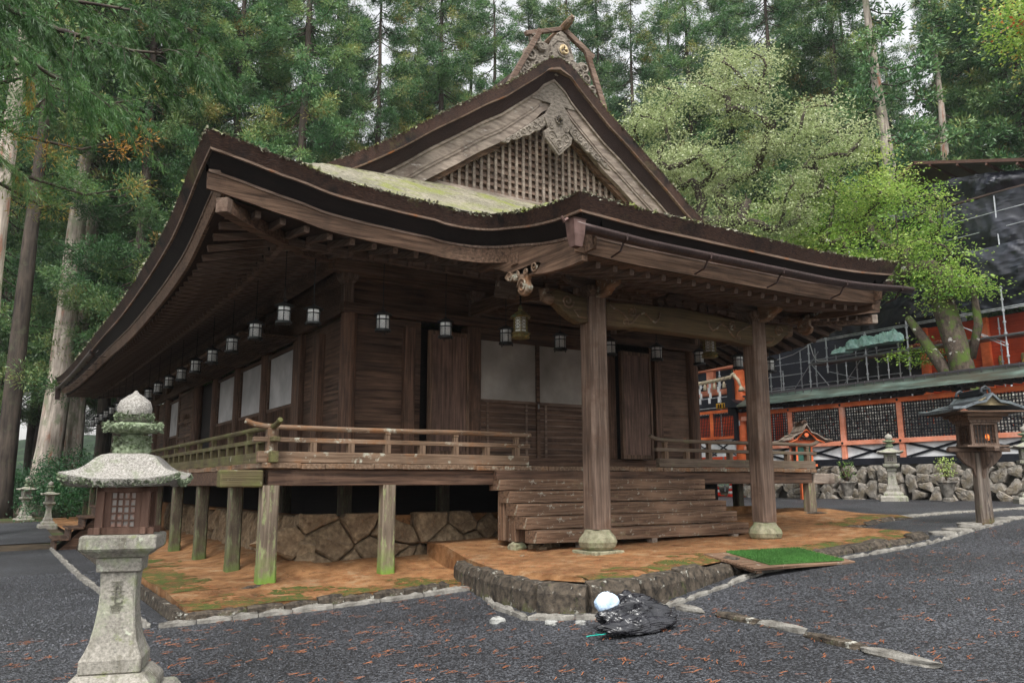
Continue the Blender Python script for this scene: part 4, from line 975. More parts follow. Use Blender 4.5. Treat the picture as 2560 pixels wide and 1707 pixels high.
# stone foundation wall below the hall: each boulder is a thing
def wallstones(name,label,group,rows,place,m,depth=.25,seed=1,boxy=.6,matbump=0):
    for i,(u0,v0,du,dv) in enumerate(rows):
        q=MB(); blob(q,(0,0,0),(du/2,depth,dv/2),seed*100+i,n=12,m=8,boxy=boxy); o=q.build(name,m,smooth=True)
        place(o,u0+du/2,v0+dv/2); tag(o,label,'stone',group)
def rowstones(u0,u1,zb,zt,nrow,l0,l1,rr):
    out=[]; h=(zt-zb)/nrow
    for r_ in range(nrow):
        u_=u0-rr.uniform(0,.3)
        while u_<u1:
            l=rr.uniform(l0,l1); hh=h*rr.uniform(1.0,1.22); out.append((u_,zb+h*r_-rr.uniform(0,.07),l*1.04,hh)); u_+=l
    return out
def cellwall(u0,u1,v0,v1,du,dv,seed,name,label,group,place,m,depth=.14,gap=.010,skip=.0,jit=.36):
    rs=random.Random(seed); S=[]; nu=int((u1-u0)/du)+1; nv=max(1,round((v1-v0)/dv))
    for j in range(-1,nv+1):
        for i in range(-1,nu+1): S.append((u0+(i+.5+(.5 if j%2 else 0)+rs.uniform(-jit,jit))*du,v0+(j+.5+rs.uniform(-jit,jit)*.8)*dv*(v1-v0)/(nv*dv)))
    for k,(cu_,cv) in enumerate(S):
        if not(u0-.1<cu_<u1+.1 and v0<cv<v1): continue
        poly=[(cu_-du*1.6,max(v0,cv-dv*1.6)),(cu_+du*1.6,max(v0,cv-dv*1.6)),(cu_+du*1.6,min(v1,cv+dv*1.6)),(cu_-du*1.6,min(v1,cv+dv*1.6))]
        for l,(a_,b_) in enumerate(S):
            if l==k or abs(a_-cu_)>3*du or abs(b_-cv)>3*dv: continue
            mx,my,nx,ny=(a_+cu_)/2,(b_+cv)/2,a_-cu_,b_-cv; out=[]
            for p,q_ in zip(poly,poly[1:]+poly[:1]):
                dp=(p[0]-mx)*nx+(p[1]-my)*ny; dq=(q_[0]-mx)*nx+(q_[1]-my)*ny
                if dp<=0: out.append(p)
                if dp*dq<0: t=dp/(dp-dq); out.append((p[0]+(q_[0]-p[0])*t,p[1]+(q_[1]-p[1])*t))
            poly=out
            if len(poly)<3: break
        if len(poly)<3: continue
        gx_=sum(p[0] for p in poly)/len(poly); gy_=sum(p[1] for p in poly)/len(poly); R0=max(math.hypot(p[0]-gx_,p[1]-gy_) for p in poly)
        P=[]
        for p,q_ in zip(poly,poly[1:]+poly[:1]):
            L=math.hypot(q_[0]-p[0],q_[1]-p[1]); n=max(1,int(L/(.25*R0)))
            for i in range(n):
                t=(i+.0)/n; P.append((p[0]+(q_[0]-p[0])*t-gx_,p[1]+(q_[1]-p[1])*t-gy_))
        def ring(sc_,d,j_=.0):
            out=[]
            for x,y in P:
                r_=math.hypot(x,y); rd=min(r_,R0*.97); f_=(rd-gap)*sc_/max(r_,1e-6); out.append((x*f_+rs.gauss(0,j_),-d+rs.gauss(0,j_),y*f_+rs.gauss(0,j_)))
            return out
        dd=depth*rs.uniform(.75,1.25); tl=rs.uniform(-.25,.25); tl2=rs.uniform(-.2,.2)
        rings=[ring(1.0,-.12),ring(1.0,dd*.35,.004),ring(.955,dd*.72,.006),ring(.84,dd*.95,.007),ring(.42,dd*1.02,.008)]
        rings=[[(x,y-(x*tl+z*tl2)*.35*(1 if y<0 else 0),z) for x,y,z in r_] for r_ in rings]
        n=len(P); vs=[v for r_ in rings for v in r_]+[(0,-dd*1.04,0)]
        fs=[(i*n+j,i*n+(j+1)%n,(i+1)*n+(j+1)%n,(i+1)*n+j) for i in range(4) for j in range(n)]+[(4*n+j,4*n+(j+1)%n,5*n) for j in range(n)]
        q=MB(); q.add(vs,fs); o=q.build(name,m,smooth=False); place(o,gx_,gy_); tag(o,label,'stone',group)
rr=random.Random(11)
RK=stone('rock')
def plF(o,u_,v_): o.location=(u_,1.32+(v_-.1)*.15,v_); o.rotation_euler=(-.13,0,0)
cellwall(.85,5.0,-.05,1.14,.70,.44,3,'foundation_stone','brown flat-faced boulder in the stone wall under the front veranda','boulders under the front veranda',plF,RK,depth=.15,gap=.006,jit=.58)
def plL(o,u_,v_): o.location=(1.08+(v_)*.15,u_,v_); o.rotation_euler=(-.13,0,-math.pi/2)
cellwall(1.2,14,-.05,1.1,.75,.52,4,'foundation_stone','brown slanting boulder in the stone wall behind the left veranda posts','boulders behind the left veranda posts',plL,RK,depth=.15,gap=.006,jit=.55)
MB().prism([(1.37,-.2),(1.53,1.08),(1.8,1.08),(1.8,-.2)],1.2,13.0,axis='x').prism([(1.13,-.2),(1.30,1.08),(1.6,1.08),(1.6,-.2)],1.8,28,axis='y').build('foundation_backing',M_earth,hall)
MB().box(5.0,12.9,1.0,1.3,.2,.9).build('foundation_earth_bank',M_earth,hall)
# base stones under the veranda posts
for (x,y,z,s,lb) in [(.12,.02,.10,(.42,.20,.075),'flat mossy base stone under the front left veranda post'),(13.15,.0,E_(13)+.0,(.42,.24,.05),'flat mossy base stone under the front right veranda post'),(.1,2.25,.02,(.22,.2,.06),'base stone under the second left veranda post')]:
    q=MB(); blob(q,(0,0,0),s,int(x*7+3),n=12); o=q.build('base_stone',stone('kerb')); o.location=(x,y,z); tag(o,lb,'base stone')
for i,(x,y,s) in enumerate([(4.25,-.55,.16),(4.55,-.62,.12),(4.85,-.75,.14),(4.45,-1.0,.09),(3.75,-1.5,.04)]):
    q=MB(); blob(q,(0,0,0),(s,s*.8,s*.55),80+i); o=q.build('loose_stone',RK if i else stone('base')); o.location=(x,y,ez(x,y)+s*.2)
    tag(o,['largest stone packed under the left end of the steps','second stone packed under the left end of the steps','stone under the lowest step at its left end','small stone lying in front of the stones under the steps','tiny stone alone on the earth left of the steps'][i],'stone')
# white rock chips in the gravel by the kerb
for i,(x,y,s) in enumerate([(2.0,-4.75,.07),(2.25,-4.98,.06),(1.62,-4.2,.09),(1.72,-4.05,.05),(2.5,-5.0,.04)]):
    q=MB(); blob(q,(0,0,0),(s,s*.8,s*.5),90+i); o=q.build('stone_chip',plain('chip',(.34,.34,.32),.8)); o.location=(x,y,gz(x,y)+s*.2); tag(o,'small white stone chip lying on gravel beside the platform corner kerb','stone chip','white stone chips by the kerb')
# ================================================================= HANGING LANTERNS
M_iron=plain('black_iron',(.022,.024,.024),.5,.4)
M_lp=material('lantern_paper',(.82,.82,.80),(.90,.90,.88),(4,4,4),rough=.8,bump=0)
def lantern():
    t=thing('hanging_lantern','x','lantern',group='round hanging lanterns under the eaves')
    # origin at the lantern's base centre
    q=MB(); q.lathe([(.185,.325),(.19,.338),(.11,.378),(.035,.405),(.02,.425),(.012,.43)],n=18); c_=q.build('cap',M_iron,t)
    q=MB(); q.tube([(.03*math.cos(a),0,.455+.03*math.sin(a)) for a in lin(0,2*math.pi,12)],.006,5); q.build('ring',M_iron,c_)
    q=MB(); q.lathe([(.122,.06),(.122,.33)],n=20); q.build('paper_cylinder',M_lp,t,smooth=True)
    q=MB()
    for z,r_ in((.065,.132),(.245,.130),(.325,.130)):
        q.tube([(r_*math.cos(a),r_*math.sin(a),z) for a in lin(0,2*math.pi,21)],.0105,5,caps=False)
    for k in range(6):
        a=k*math.pi/3+.2; q.cyl((.131*math.cos(a),.131*math.sin(a),.06),(.131*math.cos(a),.131*math.sin(a),.33),.0095,n=5)
    f_=q.build('cage',M_iron,t)
    q=MB()
    for k in range(30):
        for sg in(-1,1):
            vs=[]
            for i in range(5):
                a=2*math.pi*k/30+sg*.75*i/4; z=.07+.172*i/4
                for dz in(0,.0075): vs.append((.127*math.cos(a),.127*math.sin(a),z+dz))
            q.add(vs,[(2*i,2*i+2,2*i+3,2*i+1) for i in range(4)])
    q.build('wire_mesh',M_iron,f_,recalc=False)
    q=MB(); q.lathe([(.10,.02),(.16,.03),(.16,.07),(.12,.072)],n=18)
    for k in range(3):
        a=k*2*math.pi/3+.5; q.tube([(.12*math.cos(a),.12*math.sin(a),.035),(.15*math.cos(a),.15*math.sin(a),.015),(.14*math.cos(a),.14*math.sin(a),0)],.012,6)
    q.build('base',M_iron,t)
    q=MB(); q.cyl((0,0,.48),(0,0,1.30),.0085,n=6); q.cyl((0,0,.8),(0,0,.84),.013,n=6); q.cyl((0,0,1.28),(0,0,1.34),.016,n=6); q.build('rod',M_iron,t)
    return t
LZ=4.31
lp=lantern()
ordn=['first','second','third','fourth','fifth','sixth','seventh','eighth','ninth','tenth','eleventh','twelfth','thirteenth','fourteenth','fifteenth','sixteenth','seventeenth']
FX=[.86,2.13,3.39,4.72,6.03,7.34,8.66,9.97,11.26,12.4]
for i,x in enumerate(FX):
    lb=['white lantern hanging nearest the left corner column on the front side','lantern hanging before the plank wall right of the corner column','lantern hanging in front of the left open board door','lantern hanging behind the brass lantern over the white panel','lantern hanging just left of the left porch pillar','lantern hanging just right of the left porch pillar','lantern hanging before the right board door','lantern hanging left of the right brass lantern, by the right corner column','dark lantern hanging just left of the right porch pillar','lantern hanging just right of the right porch pillar, in front of scaffolding'][i]
    o=lp if i==0 else dup(lp); lp.scale=(.88,)*3; o.scale=(.88,.88,1.0); o.location=(x,.52,LZ-.02); o['label']=lb; o.rotation_euler=(0,0,i*.4)
for i in range(17):
    y=.83+1.79*i
    o=dup(lp,loc=(.45 if i<9 else .2,y,LZ),rz=i*.7); o.scale=(.88,.88,1.0)
    o['label']= ('%s lantern from the front corner along the left side of the hall'%ordn[i]) if i<9 else '%s lantern along the left eave, far off against the trees'%ordn[i]
o=dup(lp,loc=(12.75,4.2,LZ-.1)); o['label']='dark lantern hanging low in front of the straw rope and paper streamers'
# brass lanterns
M_brass=material('old_brass',(.10,.08,.03),(.36,.28,.11),(20,20,20),rough=.5,bump=.3,metal=.3,layers=[((.10,.16,.10),4,.5,.62),((.55,.35,.06),3,.58,.66)])
def brass():
    t=thing('brass_lantern','x','lantern',group='pierced brass lanterns in the porch'); n=6
    MB().lathe([(.05,.52),(.21,.40),(.19,.385),(.12,.40)],n=n).lathe([(.03,.50),(.05,.56),(.02,.62)],n=8).build('cap',M_brass,t)
    q=MB()
    for k in range(6):
        a=k*math.pi/3; a2=a+math.pi/3; r_=.13
        p=(r_*math.cos(a),r_*math.sin(a)); p2=(r_*math.cos(a2),r_*math.sin(a2))
        q.cyl((*p,.12),(*p,.40),.010,n=5)
        for z in(.12,.17,.36,.40): q.cyl((*p,z),(*p2,z),.008,n=5)
        mx,my=(p[0]+p2[0])/2,(p[1]+p2[1])/2; dx,dy=(p2[0]-p[0]),(p2[1]-p[1])
        for j in range(3):
            zc=.205+.06*j
            for sg in(-1,1): q.tube([(mx+sg*dx*.08,my+sg*dy*.08,zc-.025),(mx+sg*dx*.38,my+sg*dy*.38,zc),(mx+sg*dx*.08,my+sg*dy*.08,zc+.028)],.006,4)
    q.build('pierced_body',M_brass,t)
    MB().lathe([(.105,.13),(.105,.39)],n=6).build('paper',M_lp,t)
    MB().lathe([(.12,.0),(.19,.02),(.15,.07),(.20,.09),(.13,.125)],n=n).build('base',M_brass,t)
    q=MB(); q.cyl((0,0,.6),(0,0,1.15),.012,n=6)
    for k in range(8): q.cyl((0,0,.64+k*.06),(0,0,.665+k*.06),.022,n=6)
    q.build('chain',M_iron,t)
    return t
bl=brass(); bl.location=(4.33,-.6,4.22); bl['label']='pierced brass lantern hanging left of the left porch pillar'
o=dup(bl,loc=(9.13,-.6,4.26)); o['label']='pierced brass lantern hanging in shade left of the right porch pillar'
# ================================================================= STONE LANTERNS
GR=stone('granite'); LI=stone('lichen')
def text(s,size,m,parent,loc,rot,name='inscription',ext=.004):
    cu=bpy.data.curves.new(name,'FONT'); cu.body=s; cu.size=size; cu.extrude=ext; cu.align_x='CENTER'; cu.align_y='CENTER'; cu.materials.append(m); cu.space_line=.85
    o=bpy.data.objects.new(name,cu); col.objects.link(o); o.parent=parent; o.location=loc; o.rotation_euler=rot
    dg=bpy.context.evaluated_depsgraph_get(); me=bpy.data.meshes.new_from_object(o.evaluated_get(dg)); bpy.data.objects.remove(o)
    o=bpy.data.objects.new(name,me); col.objects.link(o); o.parent=parent; o.location=loc; o.rotation_euler=rot
    return o
def sqloft(q,prof,seg=6):
    """square section with slightly concave sides; prof [(half,z)]"""
    return q.lathe(prof,sq=True)
def stone_lantern(label,group=None,wooden=True,mossy=True,carve_='五七會中'):
    t=thing('stone_lantern',label,'stone lantern',group=group)
    # heights: z=0 ground, shaft .45-1.07, platform 1.07-1.30, box 1.30-1.63, roof 1.63-1.9, jewel to 2.36
    q=MB(); q.lathe([(.42,-.1),(.42,.12),(.38,.18)],sq=True); q.lathe([(.30,.18),(.30,.25),(.225,.335)],sq=True); q.build('plinth',GR,t,bevel=.012)
    q=MB(); q.lathe([(.205,.335),(.205,.43),(.185,.47),(.158,.54),(.137,.65),(.123,.77),(.118,.88),(.121,.97),(.126,1.03)],sq=True); sh=q.build('shaft',GR,t,bevel=.012)
    if carve_: text('\n'.join(carve_),.095,plain('inscription_dark',(.15,.145,.11),.9),sh,(0,-.127,.80),(R_(90)+.05,0,0),ext=.003)
    q=MB(); q.lathe([(.150,1.03),(.154,1.12),(.148,1.135)],sq=True); q.lathe([(.18,1.135),(.20,1.155),(.245,1.185),(.256,1.20),(.256,1.285),(.245,1.295)],sq=True); q.build('platform',GR,t,bevel=.008)
    if wooden:
        wd_=material('lantern_wood',(.09,.045,.03),(.19,.11,.08),(18,18,2),rough=.7,bump=.4)
        q=MB(); h=.152
        for sx in(-1,1):
            for sy in(-1,1): q.box(sx*h-.028,sx*h+.028,sy*h-.028,sy*h+.028,1.30,1.64)
        q.box(-.22,.22,-h-.02,-h+.02,1.295,1.345).box(-.22,.22,h-.02,h+.02,1.295,1.345).box(-h-.02,-h+.02,-.22,.22,1.298,1.348).box(h-.02,h+.02,-.22,.22,1.298,1.348)
        q.box(-.18,.18,-.18,.18,1.60,1.64); fb=q.build('light_box',wd_,t,bevel=.004)
        q=MB()
        for s_ in(-1,1):
            for i in range(5): u_=-.085+.0425*i; q.box(u_-.006,u_+.006,s_*.145-.006,s_*.145+.006,1.34,1.60).box(s_*.145-.006,s_*.145+.006,u_-.006,u_+.006,1.34,1.60)
            for i in range(6): z=1.345+.051*i; q.box(-.09,.09,s_*.146-.006,s_*.146+.006,z-.006,z+.006).box(s_*.146-.006,s_*.146+.006,-.09,.09,z-.006,z+.006)
            q.box(-.13,-.085,s_*.147-.008,s_*.147+.008,1.34,1.6).box(.085,.13,s_*.147-.008,s_*.147+.008,1.34,1.6)
            q.box(s_*.147-.008,s_*.147+.008,-.13,-.085,1.34,1.6).box(s_*.147-.008,s_*.147+.008,.085,.13,1.34,1.6)
        q.build('grille',wd_,fb)
        MB().box(-.138,.138,-.138,.138,1.34,1.6).build('paper_window',material('lantern_screen',(.30,.27,.25),(.5,.47,.44),(6,6,6),rough=.9,bump=0,layers=[((.45,.16,.08),4,.52,.66)]),fb)
    else:
        q=MB(); q.lathe([(.16,1.295),(.19,1.33),(.19,1.60),(.17,1.64)],sq=True); fb=q.build('light_box',GR,t,bevel=.01)
        q=MB()
        for i in range(3):
            for j in range(3): q.box(-.09+i*.06,-.05+i*.06,-.193,-.189,1.39+j*.065,1.435+j*.065)
        q.build('grid_openings',plain('dark_opening',(.10,.07,.07),.9),fb)  # dark tiles on the face stand in for the shade in the openings
    # roof with upswept corners
    q=MB(); N=16; rows=[]
    levels=[(.32,1.635),(.368,1.645),(.378,1.695),(.34,1.712),(.295,1.738),(.258,1.775),(.228,1.815),(.203,1.85),(.172,1.873),(.12,1.885),(.08,1.887)]
    if mossy is None: levels=[(.33,1.64),(.385,1.67),(.38,1.69),(.28,1.72),(.20,1.77),(.12,1.82),(.09,1.83)]
    vs=[];n=4*8
    for (h,z) in levels:
        for k in range(n):
            s_=k//8; f_=(k%8)/8*2-1
            x,y=[(f_,-1),(1,f_),(-f_,1),(-1,-f_)][s_]
            cr=abs(f_)**3*max(0,(h-.2)/.2); hh=h*(1+.05*cr)
            vs.append((x*hh,y*hh,z+cr*.055*(1.0)))
    fs=[(i*n+k,i*n+(k+1)%n,(i+1)*n+(k+1)%n,(i+1)*n+k) for i in range(len(levels)-1) for k in range(n)]+[tuple(range(n))[::-1],tuple(range((len(levels)-1)*n,len(levels)*n))]
    q.add(vs,fs); rf=q.build('roof',stone('granitetop') if mossy else GR,t,smooth=False)
    if mossy:
        q=MB()
        for i in range(1500):
            k=nrnd.randint(0,3); f_=nrnd.uniform(-1,1); x,y=[(f_,-1),(1,f_),(-f_,1),(-1,-f_)][k]; h=.373*(1+.05*abs(f_)**3); z=nrnd.uniform(1.64,1.685)+abs(f_)**3*.055
            s_=nrnd.uniform(.006,.014); d=Vector((x,y,nrnd.uniform(-.3,.6)))*s_; e=Vector((nrnd.uniform(-1,1),nrnd.uniform(-1,1),nrnd.uniform(-1,1))).normalized()*s_
            p=Vector((x*h,y*h,z)); q.add([p-e,p+e,p+d+e,p+d-e],[(0,1,2,3)])
        q.build('moss_edge',LI,rf,recalc=False)
    q=MB()
    q.lathe([(.12,1.87),(.135,1.90),(.125,1.94),(.095,1.99),(.08,2.03)],n=14); q.lathe([(.08,2.03),(.15,2.045),(.195,2.07),(.20,2.09),(.17,2.112),(.06,2.125)],n=16,rot=.3)
    j_=q.build('neck_ring',LI,t,smooth=True)
    if mossy:
        q=MB()
        for i in range(1500):
            a=nrnd.uniform(0,6.3); z=nrnd.choice([nrnd.uniform(1.9,2.02),nrnd.uniform(2.05,2.12),nrnd.uniform(2.14,2.19)]) if i<1350 else 2.17; r_={0:.12,1:.195,2:.122}[0 if z<2.03 else 1 if z<2.13 else 2]*nrnd.uniform(.95,1.05)
            s_=nrnd.uniform(.008,.018); p=Vector((r_*math.cos(a),r_*math.sin(a),z)); d=Vector((math.cos(a),math.sin(a),nrnd.uniform(-.8,.8)))*s_; e=Vector((nrnd.uniform(-1,1),nrnd.uniform(-1,1),nrnd.uniform(-1,1))).normalized()*s_*.6
            q.add([p-e,p+e,p+d+e,p+d-e],[(0,1,2,3)])
        q.build('moss_growth',LI,j_,recalc=False)
    q=MB(); q.lathe([(.06,2.115),(.10,2.135),(.124,2.18),(.126,2.235),(.108,2.285),(.062,2.322),(.025,2.345),(.008,2.368)],n=20); q.build('jewel',stone('granitetop') if mossy else GR,t,smooth=True)
    return t
sl0=stone_lantern('tall lichen-covered stone lantern with a wooden light box, closest to the viewer at the left')
sl0.location=(-2.60,-5.76,0); sl0.rotation_euler=(0,0,-.30)
sl1=stone_lantern('weathered stone lantern with an upturned roof before the boulder wall below the orange fence',wooden=False,mossy=None,carve_='六松'); sl1.location=(24.0,4.93,1.0); sl1.rotation_euler=(0,0,math.pi/2*0-.95); sl1.scale=(1.08,1.08,1.02)
o=dup(sl1,loc=(23.7,.12,1.0)); o['label']='stone lantern cut by the right edge of the photo, before the black sill'
o=dup(sl1,loc=(-2.15,30.5,.05),rz=.3,scale=.85); o['label']='pale stone lantern standing at the foot of the left giant cedar'; 
o=dup(sl1,loc=(-1.55,24.0,.05),rz=.1,scale=.75); o['label']='dark stone lantern behind the side steps, right of the pale one'
# ================================================================= WOODEN LANTERN AT THE RIGHT
def little_roof(t,hx,hy,zb,zt,m,mt,name='roof',over=.10,step=5,gable_at=None):
    """gabled roof, ridge along y, curved slopes, upturned eaves; vertices in thing space"""
    q=MB(); P=[(0,zt),(.18,zt-.16*(zt-zb)/.36),(.4,zb+.44*(zt-zb)),(.7,zb+.14*(zt-zb)),(1.0,zb+.06*(zt-zb))]
    top=[(-a*hx,z) for a,z in P[::-1]]+[(a*hx,z) for a,z in P[1:]]
    ny=9; rows=[]
    for j in range(ny):
        f_=j/(ny-1)*2-1; rows.append([(x,f_*hy,z+.05*abs(f_)**3*(abs(x)/hx)) for x,z in top])
    n=len(top); th=.05
    vs=[v for r_ in rows for v in r_]; k=len(vs); vs+=[(x,y,z-th) for x,y,z in vs]
    fs=[(i*n+j,i*n+j+1,(i+1)*n+j+1,(i+1)*n+j) for i in range(ny-1) for j in range(n-1)]; fs+=[tuple(a+k for a in f_[::-1]) for f_ in fs]
    fs+=[(j,j+1,j+1+k,j+k) for j in range(n-1)]+[((ny-1)*n+j,(ny-1)*n+j+1,(ny-1)*n+j+1+k,(ny-1)*n+j+k) for j in range(n-1)]
    fs+=[(i*n,(i+1)*n,(i+1)*n+k,i*n+k) for i in range(ny-1)]+[(i*n+n-1,(i+1)*n+n-1,(i+1)*n+n-1+k,i*n+n-1+k) for i in range(ny-1)]
    q.add(vs,fs); o=q.build(name,m,t)
    q=MB()
    for s_ in(-1,1):
        for j in range(1,6):
            a=j/6; x=a*hx; 
            zz=itp([(p[0],p[1]) for p in P],a); q.beam((s_*x,-hy*1.0,zz+.008),(s_*x,hy*1.0,zz+.008),.035,.018,up=(s_*.4,0,.9))
    q.build('roof_battens',mt,o)
    q=MB(); q.beam((0,-hy*.62,zt+.04),(0,hy*.62,zt+.04),.09,.10); q.beam((0,-hy*.7,zt+.09),(0,hy*.7,zt+.09),.12,.03)
    for s_ in(-1,1): q.tube([(-.09,s_*hy*.66,zt+.02),(-.07,s_*hy*.66,zt+.10),(0,s_*hy*.66,zt+.14),(.07,s_*hy*.66,zt+.10),(.09,s_*hy*.66,zt+.02)],.03,6)
    q.build('ridge',mt,o,bevel=.006)
    return o
M_slate=material('roof_copper_dark',(.05,.06,.065),(.20,.23,.25),(3,18,3),rough=.4,bump=.3,metal=.2,spec=.6,layers=[((.12,.17,.14),2,.55,.7)])
M_slate2=plain('batten_dark',(.035,.04,.045),.6)
wl=thing('wooden_lantern','tall weathered wooden lantern with a dark curved roof on one thick post at the right','wooden lantern',(13.05,-3.93,.86),rz=-.55)
q=MB(); q.beam((0,.02,-.1),(0,0,1.38),.27,.25,w1=.20,h1=.20); q.build('post',material('lantern_post',(.07,.05,.04),(.24,.20,.165),(18,18,1.5),rough=.8,bump=.7,layers=[((.10,.07,.03),3,.45,.6,(.35,.0)),((.20,.25,.12),6,.58,.7,(.6,.0)),((.03,.025,.025),(6,6,.8),.58,.66)]),wl,bevel=.03)
q=MB()
for s_ in(-1,1):
    q.prism([(s_*.10,.85),(s_*.16,1.05),(s_*.32,1.16),(s_*.44,1.30),(s_*.46,1.38),(s_*.10,1.38)],-.04,.04,axis='y'); q.prism([(s_*.10,.85),(s_*.16,1.05),(s_*.32,1.16),(s_*.40,1.30),(s_*.42,1.38),(s_*.10,1.38)],-.04,.04,axis='x')
q.build('bracket',wood('grey','z'),wl,bevel=.012)
q=MB().box(-.62,.62,-.05,.05,1.38,1.46).box(-.05,.05,-.62,.62,1.381,1.461).box(-.42,.42,-.36,.36,1.463,1.50); q.build('shelf',wood('grey','x'),wl,bevel=.008)
q=MB()
for sx in(-1,1):
    for sy in(-1,1): q.box(sx*.24-.03,sx*.24+.03,sy*.24-.03,sy*.24+.03,1.50,1.96)
q.box(-.28,.28,-.28,.28,1.50,1.54).box(-.27,.27,-.27,.27,1.90,1.95).box(-.31,.31,-.31,.31,1.95,2.0); lb=q.build('light_box',wood('grey','z'),wl,bevel=.006)
q=MB()
for s_ in(-1,1):
    for i in range(7): u_=-.18+.06*i; q.box(u_-.008,u_+.008,s_*.235-.008,s_*.235+.008,1.54,1.90).box(s_*.235-.008,s_*.235+.008,u_-.008,u_+.008,1.54,1.90)
    for z in(1.62,1.72,1.82): q.box(-.21,.21,s_*.237-.008,s_*.237+.008,z,z+.014).box(s_*.237-.008,s_*.237+.008,-.21,.21,z,z+.014)
q.build('grille',wood('dark','z'),lb)
MB().box(-.2,.2,-.2,.2,1.54,1.9).build('screen',plain('lantern_dark_screen',(.09,.08,.075),.8),lb)
M_glow=bpy.data.materials.new('lamp_glow'); M_glow.use_nodes=True; g_=M_glow.node_tree.nodes['Principled BSDF']; g_.inputs['Base Color'].default_value=(.8,.25,.05,1); g_.inputs['Emission Color'].default_value=(1,.22,.04,1); g_.inputs['Emission Strength'].default_value=.55
q=MB(); blob(q,(.09,-.205,1.66),(.05,.02,.06),5,boxy=0); q.build('glowing_lamp',M_glow,lb,smooth=True)
q=MB().box(-.34,.34,-.34,.34,2.0,2.06).box(-.40,.40,-.44,.44,2.06,2.12)
for i in range(14): u_=-.62+.095*i; q.box(-.66,.66,u_-.012,u_+.012,2.13,2.155)
q.build('eave_frame',wood('under','x'),wl)
rf=little_roof(wl,.80,.66,2.16,2.50,M_slate,M_slate2)
q=MB().prism([(-.42,2.26),(0,2.46),(.42,2.26)],-.58,-.54); q.build('gable_board',plain('gable_gold',(.30,.24,.13),.7),rf)
# ================================================================= VERMILION LANTERN ON A POST
M_ver=material('vermilion',(.62,.115,.035),(.78,.19,.065),(2,2,6),rough=.55,bump=.1,layers=[((.60,.25,.15),1.2,.55,.75)])
M_verp=material('vermilion_faded',(.62,.21,.12),(.78,.31,.20),(1.5,1.5,6),rough=.6,bump=.1,layers=[((.80,.46,.36),1.2,.5,.7)])
vl=thing('vermilion_lantern','small vermilion shrine-shaped lantern with a shingled roof on an orange post','lantern post',(24.2,8.9,.98),rz=-.60)
MB().box(-.13,.13,-.13,.13,0,1.3).build('post',M_ver,vl,bevel=.01)
MB().box(-.46,.46,-.46,.46,1.30,1.40).box(-.30,.30,-.30,.30,1.40,1.50).build('shelf',M_ver,vl,bevel=.01)
q=MB()
for sx in(-1,1):
    for sy in(-1,1): q.box(sx*.3-.035,sx*.3+.035,sy*.3-.035,sy*.3+.035,1.5,2.17)
q.box(-.34,.34,-.34,.34,2.10,2.21); lb=q.build('light_box',M_ver,vl)
q=MB().box(-.28,.28,-.28,.28,1.53,2.10); q.build('green_panel',plain('green_louvre',(.03,.14,.10),.6),lb)
q=MB()
for s_ in(-1,1):
    for i in range(12): u_=-.25+.045*i; q.box(u_-.008,u_+.008,s_*.285-.006,s_*.285+.006,1.55,2.08)
q.build('louvre',plain('green_louvre2',(.02,.09,.07),.6),lb)
M_shin=material('shingle',(.10,.075,.06),(.32,.26,.21),(3,14,3),rough=.6,bump=.5,layers=[((.50,.46,.42),5,.58,.7)])
rf=little_roof(vl,.98,.82,2.27,3.00,M_shin,wood('dark','y'),)
q=MB()
for s_ in(-1,1): q.tube([(-.7,s_*.7,2.24),(-.4,s_*.7,2.36),(-.12,s_*.7,2.68),(0,s_*.7,2.76),(.12,s_*.7,2.68),(.4,s_*.7,2.36),(.7,s_*.7,2.24)],.035,5)
q.box(-.42,.42,-.42,.42,2.21,2.31).box(-.55,.55,-.04,.04,2.31,2.39); q.cyl((0,-.74,2.55),(0,-.7,2.55),.09,n=6); q.build('gable_trim',M_ver,rf)
# ================================================================= FENCE ON THE BOULDER WALL
FXP=26.0
M_blk=plain('black_lacquer',(.016,.018,.026),.5,k=.6)
M_wht=material('white_plaster',(.62,.62,.63),(.76,.76,.77),(3,3,3),rough=.9,bump=.08)
M_grc=material('green_copper',(.025,.035,.03),(.13,.18,.155),(2,.7,8),rough=.5,bump=.3,metal=.2,layers=[((.06,.05,.035),(.8,.35,3),.46,.64),((.25,.33,.30),(2,.4,5),.62,.7)])
fn=thing('shrine_fence','long vermilion fence with black lattice, white crossed panels and green copper roof','fence',(0,0,0))
def fpost(y,w_=.2,m=M_verp):
    MB().box(FXP-.1,FXP+.1,y-w_/2,y+w_/2,2.58,4.74).build('fence_post',m,fn,bevel=.01)
posts=[13.35,10.76,8.16,5.62,3.15,.62,-1.9]
for y in posts[1:]: fpost(y)
MB().box(FXP-.13,FXP+.07,-4.2,13.4,4.72,4.90).build('top_rail',M_ver,fn,bevel=.01)
MB().box(FXP-.13,FXP+.07,-4.2,13.4,3.15,3.33).build('middle_rail',M_verp,fn,bevel=.01)
MB().box(FXP-.14,FXP+.14,-4.2,13.4,2.33,2.60).build('black_sill',M_blk,fn,bevel=.01)
